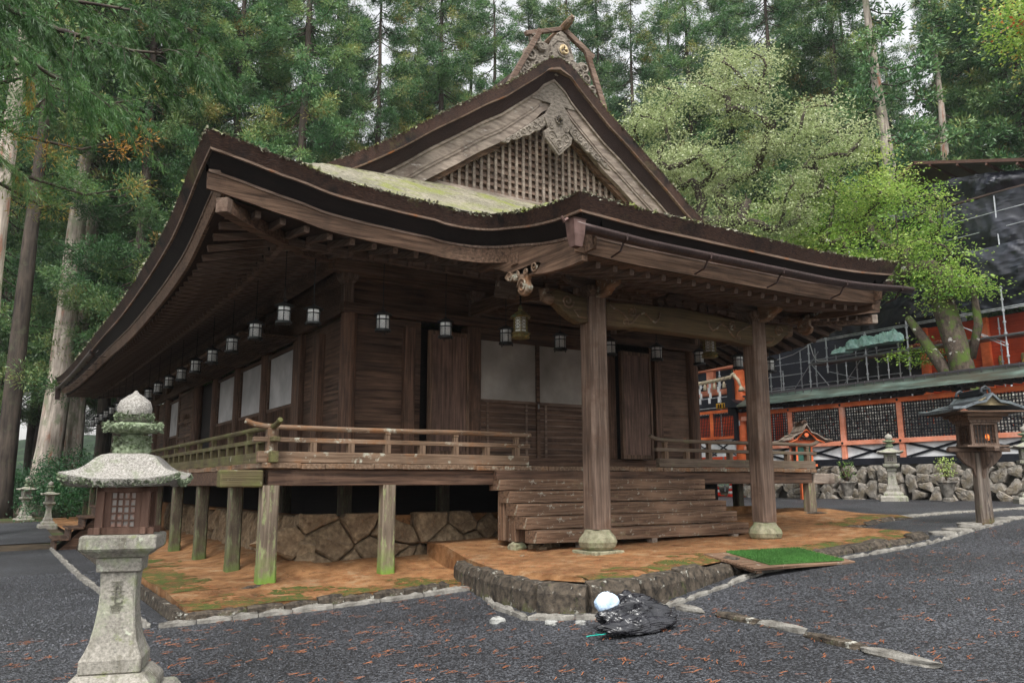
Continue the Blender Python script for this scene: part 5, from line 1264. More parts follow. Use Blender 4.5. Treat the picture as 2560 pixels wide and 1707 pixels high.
for a,c in zip(posts,posts[1:]):
    y0,y1=c+.12,a-.12
    q=MB(); y=y0+.04
    while y<y1: q.box(FXP-.02,FXP+.01,y,y+.035,3.33,4.72); y+=.115
    z=3.40
    while z<4.7: q.box(FXP+.012,FXP+.04,y0,y1,z,z+.035); z+=.115
    o=q.build('lattice',M_blk,fn)
    o=MB().box(FXP+.0,FXP+.05,y0,y1,2.60,3.15).build('white_panel',M_wht,fn)
    q=MB(); L=y1-y0
    for k in(-.0,.5):
        for s_ in(1,-1):
            yc=[(-.25,.0),(.0,.55)]
        pass
    def xl(ya,za,yb,zb): 
        q.beam((FXP-.015,ya,za),(FXP-.015,yb,zb),.05,.035,up=(1,0,0))
    zb_,zt_=2.62,3.14
    for s0 in(0,.07*L):
        xl(y0+s0,zb_,y0+L*.93*.97+s0 if False else min(y1,y0+s0+L*.93),zt_); xl(y1-s0,zb_,max(y0,y1-s0-L*.93),zt_)
    q.build('crossed_bars',M_blk,o)
for y in posts[1:]:
    for z in(4.81,3.24): MB().cyl((FXP-.13,y+.02,z),(FXP-.17,y+.02,z),.055,.03,n=8).build('nail_cover',M_iron,fn)
q=MB(); q.prism([(FXP-.75,5.10),(FXP-.70,5.19),(FXP-.12,5.50),(FXP-.12,5.60),(FXP+.12,5.60),(FXP+.12,5.50),(FXP+.70,5.19),(FXP+.75,5.10)],-4.5,13.2); fr2=q.build('copper_roof',M_grc,fn,bevel=.01)
q=MB(); q.box(FXP-.13,FXP+.13,-4.5,13.3,5.60,5.68)
y=-4.4
while y<13.2: q.box(FXP-.145,FXP+.145,y,y+.03,5.50,5.69); y+=.42
q.build('ridge_tiles',plain('ridge_dark',(.06,.055,.06),.6),fr2)
q=MB(); y=-4.4
while y<13.2: q.box(FXP-.6,FXP+.6,y,y+.07,5.03,5.10); y+=.32
for a in posts: q.box(FXP-.3,FXP+.3,a-.12,a+.12,4.9,5.05)
q.build('roof_brackets',M_blk,fn)
# beyond the torii: narrower fence
fn2=thing('gate_fence','orange fence section with fine black bars left of the big orange gate pillar','fence',(0,0,0))
MB().box(FXP-.1,FXP+.08,14.0,20,4.98,5.12).box(FXP-.1,FXP+.08,14.0,20,3.72,3.85).build('rails',M_ver,fn2)
for y in(15.3,17.2): MB().box(FXP-.09,FXP+.07,y,y+.18,3.85,4.98).build('fence_post',M_ver,fn2)
q=MB(); y=14.0
while y<20: q.box(FXP-.02,FXP+.01,y,y+.04,3.85,4.98); y+=.105
z=3.95
while z<4.95: q.box(FXP+.012,FXP+.03,14,20,z,z+.02); z+=.16
q.build('lattice',M_blk,fn2)
o=MB().box(FXP,FXP+.05,14.0,20,2.9,3.72).build('white_panel',M_wht,fn2); q=MB()
for k in range(5):
    ya=14+k*1.2; q.beam((FXP-.015,ya,2.95),(FXP-.015,ya+1.5,3.7),.05,.04,up=(1,0,0)); q.beam((FXP-.017,ya+1.5,2.95),(FXP-.017,ya,3.7),.05,.04,up=(1,0,0))
q.build('crossed_bars',M_blk,o)
# boulders of the base wall
def wallrow(y0,y1,zb,zt,nrow,l0,l1,rr):
    return rowstones(y0,y1,zb,zt,nrow,l0,l1,rr)
rr=random.Random(5)
RW=stone('rockwall')
def plR(o,u_,v_): o.location=(FXP-.06-.14*(2.3-v_),u_,v_); o.rotation_euler=(-.06,0,-math.pi/2)
cellwall(-3.6,13.2,.85,2.32,.62,.36,21,'wall_boulder','rough grey boulder in the dry stone wall below the vermilion fence','boulders below the vermilion fence',plR,RW,depth=.17,gap=.003,jit=.62)
iw=MB(); rs_=random.Random(8)
for j in range(11):
    y=-6
    while y<13.3:
        l=rs_.uniform(.18,.42); blob(iw,(29.2+rs_.uniform(-.05,.05),y+l/2,2.5+.24*j),(.12,l*.5,.125),rs_.randint(0,9999),n=7,m=4,boxy=.5); y+=l
tag(iw.build('inner_stone_wall',material('pale_rock',(.10,.095,.085),(.44,.42,.385),(5,5,5),rough=.9,bump=.3,layers=[((.08,.10,.05),.8,.58,.7)])),'pale rubble stone terrace seen through the black lattice of the fence','stone wall')
MB().box(FXP-.05,FXP+3,-6,13.6,.5,2.34).build('retaining_fill',plain('fill',(.06,.055,.045),.95)); tag(bpy.data.objects['retaining_fill'],'dark earth bank packed behind the dry stone wall','earth bank')
# potted plants
M_leafy=material('pot_leaves',(.05,.12,.02),(.16,.30,.05),(9,9,9),rough=.5,bump=0,layers=[((.45,.50,.10),5,.58,.66)])
def pot(loc,label,pale):
    t=thing('potted_plant',label,'potted plant',loc,group=None)
    q=MB(); q.lathe([(.20,0),(.20,.10),(.14,.14),(.17,.25),(.24,.5),(.27,.62),(.33,.66),(.33,.72),(.27,.72)],n=14); q.build('stone_pot',stone('rockwall'),t,smooth=False)
    q=MB(); rl=random.Random(int(loc[1]*10)); 
    for i in range(7):
        a=rl.uniform(0,6.3); q.tube([(0,0,.7),(.1*math.cos(a),.1*math.sin(a),1.0),(.25*math.cos(a),.25*math.sin(a),1.0+rl.uniform(.2,.55))],[.015,.01,.005],4)
    q.build('stems',wood('dark','z'),t)
    q=MB()
    for i in range(420 if pale else 260):
        a=rl.uniform(0,6.3);r_=rl.uniform(.03,.36); z=.85+rl.uniform(0,.65); p=Vector((r_*math.cos(a),r_*math.sin(a),z)); d=Vector((rl.gauss(0,1),rl.gauss(0,1),rl.gauss(.2,.6))).normalized()*.06; e=d.cross(Vector((rl.gauss(0,1),rl.gauss(0,1),1))).normalized()*.022
        q.add([p,p+d*.5+e,p+d,p+d*.5-e],[(0,1,2,3)])
    q.build('leaves',M_leafy if not pale else material('pale_leaves',(.22,.34,.06),(.5,.6,.2),(9,9,9),rough=.5,bump=0),t,recalc=False)
pot((25.1,7.55,.98),'stone pot with a thin dark green shrub, left of the stone lantern at the wall',False)
pot((24.4,3.15,.98),'stone pot with a pale leafy shrub, right of the stone lantern at the wall',True)
# ================================================================= TORII / GATE WITH ROPE
tg=thing('shrine_gate','big vermilion gate post and beams seen between the veranda and the porch pillar','gate',(0,0,0))
for y in(13.7,19.6): MB().lathe([(.34,0),(.32,3),(.29,6.5)],(FXP+.2,y,1.0),n=20).build('gate_post',M_ver,tg,smooth=True)
MB().box(FXP,FXP+.4,12.8,21,7.12,7.48).box(FXP+.05,FXP+.35,13.3,20,5.9,6.15).build('cross_beam',M_verp,tg,bevel=.01)
MB().box(FXP+.1,FXP+.3,15.3,15.75,6.15,7.12).build('centre_strut',M_verp,tg)
MB().prism([(FXP-.35,7.5),(FXP-.3,7.62),(FXP+.2,7.78),(FXP+.7,7.62),(FXP+.75,7.5)],12.6,21.4).build('gate_roof',plain('gate_roof',(.045,.045,.055),.7),tg)
MB().box(FXP-.35,FXP-.2,13.7,14.05,4.8,6.5).box(FXP-.35,FXP-.2,13.55,13.75,3.6,5.2).build('gate_leaf',M_blk,tg)
q=MB(); q.prism([(13.2,5.1),(13.9,5.15),(13.9,5.55),(13.5,5.5),(13.2,5.3)],FXP-.7,FXP+.5,axis='x'); q.build('roof_end',M_blk,tg)
MB().box(FXP-.2,FXP-.12,13.1,13.4,4.5,4.7).build('notice_plate',M_verp,tg); MB().box(FXP-.2,FXP-.12,13.55,13.7,4.3,4.55).build('notice_plate',M_wht,tg)
rp=thing('sacred_rope','twisted straw rope with white paper streamers hanging on the vermilion gate','rope',(0,0,0))
M_straw=material('straw',(.42,.34,.22),(.70,.61,.46),(30,30,30),rough=.8,bump=.2)
q=MB(); 
for ph in(0,2.09,4.19):
    pts=[];N=90
    for i in range(N):
        t=i/(N-1); y=13.6+t*5.6; z=6.62-1.0*0-.35*math.sin(t*math.pi)*0 +(.10 if t<.03 else 0)-.12*math.sin(t*math.pi); a=t*46+ph
        pts.append((FXP-.28+.05*math.cos(a),y,z+.05*math.sin(a)))
    q.tube(pts,.052,6)
q.tube([(FXP-.28,13.6,6.65),(FXP-.28,13.4,6.45),(FXP-.28,13.25,6.1)],[.08,.08,.05],8); q.tube([(FXP-.28,13.25,6.12),(FXP-.28,13.2,5.9)],[.06,.17],10)
q.build('rope',M_straw,rp,smooth=True)
for i in range(6):
    y=13.95+i*.62
    q=MB(); z=6.5
    for k in range(4):
        q.box(FXP-.30,FXP-.28,y-.06+(.05 if k%2 else -.03),y+.08+(.05 if k%2 else -.03),z-.28,z); z-=.25
    q.build('paper_streamer',M_wht,rp)
for i in range(4):
    y=14.25+i*.62; q=MB(); q.lathe([(.10,-.36),(.07,-.15),(.03,-.05)],(FXP-.3,y,6.5),n=8); q.build('straw_tassel',M_straw,rp,smooth=True)
# traffic cones seen under the veranda
M_conr=plain('cone_red',(.75,.04,.02),.5); M_conw=plain('cone_white',(.85,.85,.85),.5)
def cone(loc,label):
    t=thing('traffic_cone',label,'traffic cone',loc,group='red and white striped cones')
    MB().box(-.24,.24,-.24,.24,0,.04).build('foot',M_conr,t)
    for i in range(6):
        z0,z1=.04+.13*i,.04+.13*(i+1); r_=lambda z:.19-.17*z/.85
        MB().lathe([(r_(z0),z0),(r_(z1),z1)],n=14).build('stripe',[M_conr,M_conw][i%2],t,smooth=True)
def atground(px,py,x): pass
q=MB(); q.add([(0,0,.012),(.05,.02,.02),(.11,.03,.014),(.06,.05,.02),(.02,.045,.03)],[(0,1,2),(0,2,3),(0,3,4)]).add([(-.06,-.02,.01),(0,0,.012),(.02,.03,.03),(-.03,.02,.02)],[(0,1,2,3)]); lf=q.build('fallen_leaf',plain('red_leaf',(.40,.03,.012),.5),recalc=False); lf.location=(-1.35,-6.45,gz(-1.35,-6.45)); tag(lf,'single red leaf lying on the gravel right of the near stone lantern','leaf')
cone((27.0,16.6,1.02),'red and white traffic cone, leftmost of three under the veranda'); 
cone((27.1,16.35,1.02),'red and white traffic cone, middle of three under the veranda'); cone((27.4,15.7,.95),'red and white traffic cone, rightmost of three under the veranda')
# green mat on boards
mt=thing('board_ramp','low weathered plank ramp lying over the gutter under the green mat','plank ramp',(6.62,-4.17,.49),rz=-.07); mt.rotation_euler=(.12,0,-.07)
q=MB()
for i in range(3): q.box(-1.02,1.05,-.52+.35*i,-.52+.35*i+.34,.015,.055)
q.box(-.95,-.85,-.5,.5,-.03,.015).box(.85,.95,-.5,.5,-.03,.015)
q.build('planks',wood('step','x'),mt,bevel=.006)
M_turf=material('artificial_turf',(.03,.10,.02),(.08,.215,.045),(60,60,60),rough=.9,bump=.5,bumpscale=90)
gm=MB(); gm.box(-.73,.73,-.46,.46,.058,.072); q=gm
for i in range(12000):
    x=nrnd.uniform(-.74,.74);y=nrnd.uniform(-.47,.47); h=nrnd.uniform(.015,.032); a=nrnd.uniform(0,6.3); w_=.004
    dx,dy=math.cos(a)*w_,math.sin(a)*w_; tx,ty=nrnd.uniform(-.012,.012),nrnd.uniform(-.012,.012)
    q.add([(x-dx,y-dy,.07),(x+dx,y+dy,.07),(x+tx,y+ty,.07+h)],[(0,1,2)])
o=gm.build('green_mat',M_turf,recalc=False); o.location=(6.75,-4.17,.495); o.rotation_euler=(.12,0,-.12); tag(o,'bright green artificial grass mat lying on the boards before the steps','mat')
# black bag with a white bag
M_bag=material('black_plastic',(.008,.008,.010),(.022,.022,.027),(5,5,5),rough=.24,bump=.12,bumpscale=16,spec=.7)
def crumple(name,c,s,seed,m,parent,amp=.12,sub=64):
    import mathutils.noise as mn
    rs=random.Random(seed); q=MB(); n=110;mm=sub; ph=[rs.uniform(0,6.3) for _ in range(9)]; vs=[]
    for i in range(mm+1):
        t=math.pi*i/mm-math.pi/2
        for k in range(n):
            a=2*math.pi*k/n; x=math.cos(t)*math.cos(a);y=math.cos(t)*math.sin(a);z=math.sin(t)
            f_=1+amp*(.5*math.sin(2*a+ph[0]+z*3)+.35*math.sin(5*a+ph[1]-z*4)+.22*abs(math.sin(9*a+ph[2]+5*z))+.18*abs(math.sin(14*z+ph[3]+3*math.sin(4*a+ph[5])))+.14*abs(math.sin(17*a+ph[4]+9*z)))
            zz=z*s[2]*f_; P=Vector((x*s[0]*f_,y*s[1]*f_,zz)); o_=Vector((seed*3.1,seed*1.7,0)); w_=mn.noise(P*4+o_)
            rg=0
            for fr,am in((3.2,.62),(7.5,.30),(16,.08)):
                pp=Vector((P.x*.35+P.y*.25,P.y,P.z*1.5))*fr+o_+Vector((w_,w_,w_))*1.2; rg+=am*(1-min(1,abs(mn.noise(pp))*3.2))**1.5
            P=P*(1+amp*1.1*(rg-.3)/max(.3,P.length/ max(s))*.5)
            vs.append((c[0]+P.x,c[1]+P.y,max(c[2]+P.z,.0)))
    fs=[(i*n+k,i*n+(k+1)%n,(i+1)*n+(k+1)%n,(i+1)*n+k) for i in range(mm) for k in range(n)]
    q.add(vs,fs); o=q.build(name,m,parent,smooth=True)
    return o
bg_=thing('black_sack','crumpled glossy black plastic sack lying on the gravel','plastic sack',(2.42,-5.62,.12),rz=-.12)
crumple('lower_fold',(-.04,-.20,.06),(.42,.12,.085),1,M_bag,bg_,.22); crumple('main_fold',(.06,-.03,.12),(.42,.17,.12),2,M_bag,bg_,.26); crumple('upper_fold',(.12,.14,.19),(.26,.17,.13),3,M_bag,bg_,.28)
crumple('torn_corner',(.40,-.02,.09),(.15,.12,.06),4,M_bag,bg_,.3)
q=MB(); q.tube([(-.42,-.22,.02),(-.5,-.24,.015),(-.55,-.20,.02),(-.53,-.26,.02),(-.62,-.22,.012),(-.68,-.24,.01)],.006,5); q.build('green_cord',plain('teal_cord',(.02,.45,.36),.6),bg_,smooth=True)
wb=crumple('white_bag',(0,0,.11),(.135,.11,.115),7,material('white_plastic',(.36,.55,.80),(.78,.84,.90),(4,4,4),rough=.35,bump=.3,bumpscale=10,spec=.5),None,.10); 
for v in wb.data.vertices: pass
wb.location=(2.25,-5.46,.26); tag(wb,'small white and pale blue bag sitting on top of the black sack','plastic bag')
# ================================================================= SHRINE BUILDING UNDER SCAFFOLD AND BLACK NETTING
M_pipe=material('steel_pipe',(.30,.32,.34),(.55,.57,.60),(6,6,6),rough=.4,bump=0,metal=.4)
M_tarp=material('black_netting',(.003,.004,.008),(.022,.025,.040),(1.6,1.6,.8),rough=.42,bump=.25,spec=.6,detail=3,layers=[((.045,.05,.07),(.7,.7,1.2),.60,.72)])
M_rust=plain('corrugated_iron',(.10,.07,.06),.5,.5)
sx_=30.0
sb=thing('shrine_building','vermilion shrine building in shadow behind the scaffolding, roofed with sheet iron','building',(0,0,0))
MB().box(32.0,32.3,-8,7.9,2,8.6).box(32.0,40,7.75,7.9,2,8.6).build('red_wall',material('red_wall',(.34,.035,.012),(.55,.075,.02),(1,1,14),rough=.6,bump=.1),sb)
MB().box(33.5,34,7.9,24,2,5.6).build('low_red_wall',MC['red_wall'],sb)
MB().box(35.5,36,7.9,30,2,12).box(32.4,35.4,-8,7.7,8.6,8.7).build('dark_interior',M_blk,sb)  # black boxes stand in for the shade inside the building
q=MB()
for y in(7.8,5.1,2.4,-.3,-3): q.box(31.8,32.1,y-.18,y+.18,2,8.6)
q.build('red_column',M_ver,sb,bevel=.01)
for y in(7.2,4.6,3.7,1.0): MB().lathe([(.09,0),(.08,.5),(.05,.6)],(31.95,y,6.3),n=8).build('brass_fitting',M_brass,sb)
q=MB()
for i in range(6): q.box(31.2+.14*i,31.34+.14*i,.5,2.7-.0*i,6.6+.22*i,6.82+.22*i)
q.build('stair_block',M_ver,sb)
# temporary roof: two slopes of corrugated sheet meeting at a ridge
q=MB(); q.add([(31.0,6.9,16.15),(31.0,-9,11.0),(39,-9,12.6),(39,6.9,17.8)],[(0,1,2,3)]); q.add([(31.0,6.9,16.15),(31.0,12.0,13.1),(39,12.0,14.7),(39,6.9,17.8)],[(0,1,2,3)])
q.build('sheet_roof',M_rust,sb,recalc=False,solid=.08)
q=MB()
for i in range(9): y=6.2-i*1.2; z=16.1-.33*(6.9-y); q.beam((30.9,y,z-.12),(33.5,y-.5,z-.75),.09,.12)
q.beam((30.95,7,16.13),(30.95,-9,10.98),.1,.14); q.beam((30.95,6.9,16.13),(30.95,12,13.08),.1,.14)
q.build('roof_rafters',plain('rusty_pipe',(.10,.05,.035),.6),sb)
MB().prism([(6.3,15.6),(2.0,14.2),(2.0,13.2),(6.3,13.2)],33.0,33.1,axis='x').build('pale_gable_sheet',plain('pale_sheet',(.55,.47,.45),.7),sb)
q=MB(); P0=[(14.5,12.9),(10.5,13.35),(6,13.55),(3,13.52),(-9,13.1)]
for (a,c),(b2,d) in zip(P0,P0[1:]): q.beam((31.1,a,c),(31.1,b2,d),.9,.07)
q.build('lower_sheet_eave',M_rust,sb)
q=MB(); q.add([(30.9,11.1,13.3),(30.9,9.9,13.75),(31.6,9.9,13.9),(31.6,11.1,13.5)],[(0,1,2,3)]); q.build('copper_eave_corner',plain('orange_sheet',(.45,.16,.06),.5),sb,recalc=False,solid=.05)
def drape(name,label,y0,y1,zt,zb,x,sagf,seed,nu=230,nv=90,bulge=.35):
    import mathutils.noise as mn
    rs=random.Random(seed); ph=[rs.uniform(0,6.3) for _ in range(8)]; rows=[]
    for j in range(nv+1):
        v=j/nv; r_=[]
        for i in range(nu+1):
            u_=i/nu; y=y0+(y1-y0)*u_; za=zt(y);zb_=zb(y); z=za+(zb_-za)*v
            f_=math.sin(v*math.pi)
            q0=Vector((y*.55,z*.55,seed*5)); w_=mn.noise(q0*.7)*1.5; tie=abs((y/2.3+seed*.3)%1-.5)*2
            rg=(1-min(1,abs(mn.noise(Vector((y*.9+z*.55+w_,z*.28-y*.2,seed))))*3))**2+.6*(1-min(1,abs(mn.noise(Vector((y*1.7-z*.8+w_,z*.6,seed+9))))*3))**2+.35*(1-min(1,abs(mn.noise(Vector((y*4+w_,z*3.1+w_,seed+4))))*3))**2
            xx=x+bulge*f_*(.55*math.sin(y*.9+ph[0]+v*1.5)+.3*math.sin(y*2.1+ph[1]-v*3))-.20*bulge*rg*(.5+tie)
            r_.append((xx,y,z+.12*math.sin(u_*19+ph[4])*v*sagf))
        rows.append(r_)
    o=MB().grid(rows).build(name,M_tarp,recalc=False,smooth=True); tag(o,label,'netting sheet'); 
    return o
drape('black_netting','upper black netting sheet gathered in folds under the temporary iron roof',-8.5,11.2,lambda y:itp([(-9,11.0),(2.5,14.35),(4.2,14.75),(5.6,14.95),(8,15.2),(11,13.7)],y),lambda y:itp([(-9,10.5),(-3,12.6),(3,13.5),(8,13.55),(12,13.3)],y),31.35,1,1,bulge=.5)
drape('black_netting','large black netting sheet between the iron eave and the lower seam',-8,14.2,lambda y:itp([(-9,13.0),(3,13.42),(10,13.3),(14.2,12.8)],y),lambda y:11.15,30.55,0,2,bulge=.28)
drape('black_netting','lowest black netting sheet sagging over the top rail of the scaffold',-8,17.8,lambda y:itp([(-8,11.1),(12,11.2),(17.8,10.5)],y),lambda y:8.62+.12*math.sin(y*.9),30.25,2,3,bulge=.5)
drape('black_netting','loose black netting sheet hanging behind the porch roof corner and orange beam',16.8,24,lambda y:10.6,lambda y:8.45-.12*(y-17),30.1,2,4,bulge=.3)
q=MB()
for z in(9.6,10.3,11.15,11.9,12.6): q.cyl((30.42,-8,z),(30.42,14,z+.05),.022,n=5)
for y in(3.4,-1,8,12.4): q.cyl((30.4,y,8.7),(30.4,y,13.3),.03,n=5)
tag(q.build('netting_pipes',M_pipe),'thin steel pipes showing as pale lines across the black netting','pipe frame')
scf=thing('scaffold','galvanised pipe scaffold with decks standing in front of the shaded shrine building','scaffold',(0,0,0))
def std(x,y,z0,z1,r_=.035):
    q=MB(); q.cyl((x,y,z0),(x,y,z1),r_,n=8); z=z0+.3
    while z<z1: q.cyl((x,y,z-.035),(x,y,z+.035),r_*1.9,n=8); z+=.46
    q.build('scaffold_standard',M_pipe,scf)
for y,z0,z1 in((16.2,1.2,8.6),(15.0,1.2,7.6),(12.6,1.2,9.35),(11.58,6.85,8.55),(9.5,1.2,8.5),(7.45,1.2,8.7),(3.35,1.2,9.4),(.8,1.2,8.8),(18.5,1.2,8.0),(20.2,1.2,8.0)): std(30,y,z0,z1)
for y in(15.4,14.1,13.2,12.0,10.9,9.8,8.7,6.2,4.2,2.0): std(31.3,y,1.2,8.4,.028)
for y in(17.0,13.9,10.3,8.2): std(29.6,y,1.2,7.2,.024)
q=MB()
for z,a,c in((8.45,1.0,12.7),(8.52,1.0,12.7),(7.42,.5,12.6),(7.36,.5,12.6),(8.44,-3,3.2),(6.2,8.8,12.6),(5.9,9,11.6),(7.0,13,20),(6.3,13.6,21),(5.4,13.6,21),(5.75,14,21)): q.cyl((30,a,z),(30,c,z),.024,n=6)
q.cyl((31.3,8.6,7.8),(31.3,16,7.8),.022,n=6).cyl((31.3,8.6,6.6),(31.3,16,6.6),.022,n=6).cyl((31.3,16,4.9),(31.3,13,8.2),.02,n=6).cyl((31.3,13,4.9),(31.3,10,8.2),.02,n=6)
q.cyl((30,12.5,7.4),(30,11.3,5.9),.02,n=6).cyl((30,5.0,8.0),(30,3.3,6.9),.022,n=6).cyl((30,5.9,8.5),(30,3.4,7.1),.02,n=6).cyl((30,16.1,6.9),(30,15.0,8.2),.018,n=6).cyl((30.0,11.5,6.9),(31,10.5,6.5),.02,n=6)
q.build('ledger_pipe',M_pipe,scf)
MB().box(29.9,30.9,1.0,12.6,7.38,7.43).box(29.9,30.9,8.9,11.4,5.85,5.9).build('deck',plain('deck_steel',(.20,.21,.22),.5,.4),scf)
cb=MB(); cb.tube([(29.95,12.6,8.3),(29.95,13.5,8.0),(29.95,15,7.8),(29.95,16.2,7.75)],.018,5).tube([(29.95,12.45,8.4),(29.95,12.3,7.8),(29.95,12.1,7.5),(29.95,11.6,7.45)],.02,5); cb.build('white_cable',plain('cable',(.6,.6,.6),.6),scf)
M_tb=material('turquoise_sack',(.30,.55,.50),(.55,.76,.71),(3,3,3),rough=.5,bump=.1,layers=[((.60,.50,.45),(.9,.9,2),.6,.75,(.05,-.45))])
for i,(y,h,w_) in enumerate([(10.75,.50,.36),(10.05,.74,.40),(9.35,.82,.42),(8.6,.84,.46),(8.1,.88,.34)]):
    o=crumple('builders_sack',(0,0,0),(.30,w_*1.15,h*.50),30+i,M_tb,None,.30,40); o.location=(30.35,y,7.62); 
    o.location=(29.95,y,7.45+h*.42)
    tag(o,['small drooping turquoise sack at the left end of the scaffold deck','second turquoise sack from the left on the scaffold deck','middle turquoise sack on the scaffold deck','large turquoise sack fourth on the scaffold deck','tall turquoise sack at the right end of the row on the deck'][i],'sack')
q=MB()
for i in range(26): y=7.6-i*.05*1.6; q.tube([(30.2,y,7.48),(30.3+.1*math.sin(i),y-.05,7.62),(30.2,y-.1,7.52)],.06,6)
tag(q.build('brown_coils',plain('brown_bundle',(.22,.06,.03),.7),smooth=True),'row of dark red bundled coils on the deck right of the turquoise sacks','bundle')
ys_=thing('yellow_tool_case','yellow and black case lying on scaffold pipes under the paper streamers','case',(28.5,16.55,5.62))
MB().box(-.2,.2,-.75,.75,-.14,.14).build('case_body',plain('yellow',(.75,.42,.03),.5),ys_,bevel=.03)
q=MB()
for y in(.15,.35,.5): q.box(-.215,-.2,y,y+.08,-.1,.1)
q.build('black_marks',M_blk,ys_)
# ================================================================= TREES
CAMP=Vector((-3.47,-12.524,1.65))
def az(px,d):   # ground position: compass bearing of a column of the photo, distance d
    t=math.atan2((px*1.0884-1280)/2003.73,1); a=YAW+t*1.0; return CAMP.x+d*math.sin(a)/1,CAMP.y+d*math.cos(a)
def leafmat(name,cs,rough=.45,trans=.25,spec=.5,patch=None):
    M=bpy.data.materials.new(name); M.use_nodes=True; t=M.node_tree;N=t.nodes;L=t.links; b=N['Principled BSDF']; b.inputs['Roughness'].default_value=rough; b.inputs['Specular IOR Level'].default_value=spec
    at_=N.new('ShaderNodeAttribute'); at_.attribute_name='tone'
    rp=N.new('ShaderNodeValToRGB'); e=rp.color_ramp.elements; e[0].position=0;e[1].position=1; e[0].color=(*cs[0],1); e[1].color=(*cs[-1],1)
    for i,c in enumerate(cs[1:-1]): x=rp.color_ramp.elements.new((i+1)/(len(cs)-1)); x.color=(*c,1)
    L.new(at_.outputs['Fac'],rp.inputs[0])
    oi=N.new('ShaderNodeObjectInfo'); m5=N.new('ShaderNodeMapRange'); m5.inputs[3].default_value=.75; m5.inputs[4].default_value=1.25; L.new(oi.outputs['Random'],m5.inputs[0])
    hv=N.new('ShaderNodeHueSaturation'); L.new(m5.outputs[0],hv.inputs['Value']); L.new(rp.outputs[0],hv.inputs['Color']); L.new(hv.outputs[0],b.inputs['Base Color'])
    tr=N.new('ShaderNodeBsdfTranslucent'); L.new(hv.outputs[0],tr.inputs[0]); mx=N.new('ShaderNodeMixShader'); mx.inputs[0].default_value=trans; L.new(b.outputs[0],mx.inputs[1]); L.new(tr.outputs[0],mx.inputs[2]); L.new(mx.outputs[0],N['Material Output'].inputs[0])
    return M
M_ced=leafmat('cedar_foliage',[(.018,.055,.02),(.04,.12,.04),(.085,.19,.065),(.17,.27,.09),(.30,.28,.08),(.24,.12,.04)],trans=.2)
M_cedn=leafmat('cedar_foliage_near',[(.02,.055,.015),(.04,.12,.03),(.07,.17,.04),(.13,.22,.06),(.42,.25,.04),(.40,.13,.02)],trans=.3)
M_map=leafmat('maple_leaves',[(.08,.20,.03),(.17,.33,.045),(.29,.46,.08),(.46,.58,.15),(.60,.50,.12),(.45,.10,.03)],trans=.45)
M_zel=leafmat('pale_tree_leaves',[(.15,.21,.08),(.28,.35,.14),(.42,.48,.24),(.58,.62,.38),(.62,.62,.40)],trans=.35,rough=.35)
M_bush=leafmat('bush_leaves',[(.01,.04,.015),(.02,.09,.03),(.04,.14,.04),(.10,.22,.05)],trans=.2)
M_bark=material('cedar_bark',(.18,.15,.125),(.60,.52,.45),(7,7,.7),rough=.9,bump=1.0,layers=[((.30,.11,.06),(2.5,2.5,.5),.55,.68),((.24,.26,.17),(1.5,1.5,1.0),.52,.66)])
M_barkd=material('dark_bark',(.025,.02,.017),(.09,.07,.055),(7,7,.8),rough=.9,bump=.8,layers=[((.09,.10,.06),1.0,.55,.7)])
M_barkm=material('mossy_bark',(.035,.025,.02),(.11,.085,.065),(9,9,5),rough=.9,bump=.9,layers=[((.07,.11,.02),1.8,.48,.58),((.62,.60,.56),2.6,.62,.66)])
def leaves(name,C,D,Lg,Wd,tone,m,parent,droop=0,seed=1):
    """numpy: a rhombus per leaf; C base points (n,3), D unit directions, Lg lengths, Wd widths"""
    rs=np.random.default_rng(seed); n=len(C)
    A=np.cross(D,rs.normal(size=(n,3))); A/=np.linalg.norm(A,axis=1,keepdims=True)+1e-9
    T=C+D*Lg[:,None]; T[:,2]-=droop*Lg; Mx=C+D*Lg[:,None]*.5
    V=np.stack([C,Mx+A*Wd[:,None]/2,T,Mx-A*Wd[:,None]/2],1).reshape(-1,3)
    me=bpy.data.meshes.new(name); me.vertices.add(4*n); me.vertices.foreach_set('co',V.astype(np.float32).ravel())
    me.loops.add(4*n); me.loops.foreach_set('vertex_index',np.arange(4*n,dtype=np.int32)); me.polygons.add(n); me.polygons.foreach_set('loop_start',np.arange(0,4*n,4,dtype=np.int32)); me.polygons.foreach_set('loop_total',np.full(n,4,dtype=np.int32))
    me.update(calc_edges=True); at_=me.attributes.new('tone','FLOAT','POINT'); at_.data.foreach_set('value',np.repeat(tone,4).astype(np.float32)); me.materials.append(m); me.validate()
    o=bpy.data.objects.new(name,me); col.objects.link(o)
    if parent: o.parent=parent
    return o
def unit(v): return v/(np.linalg.norm(v,axis=1,keepdims=True)+1e-9)
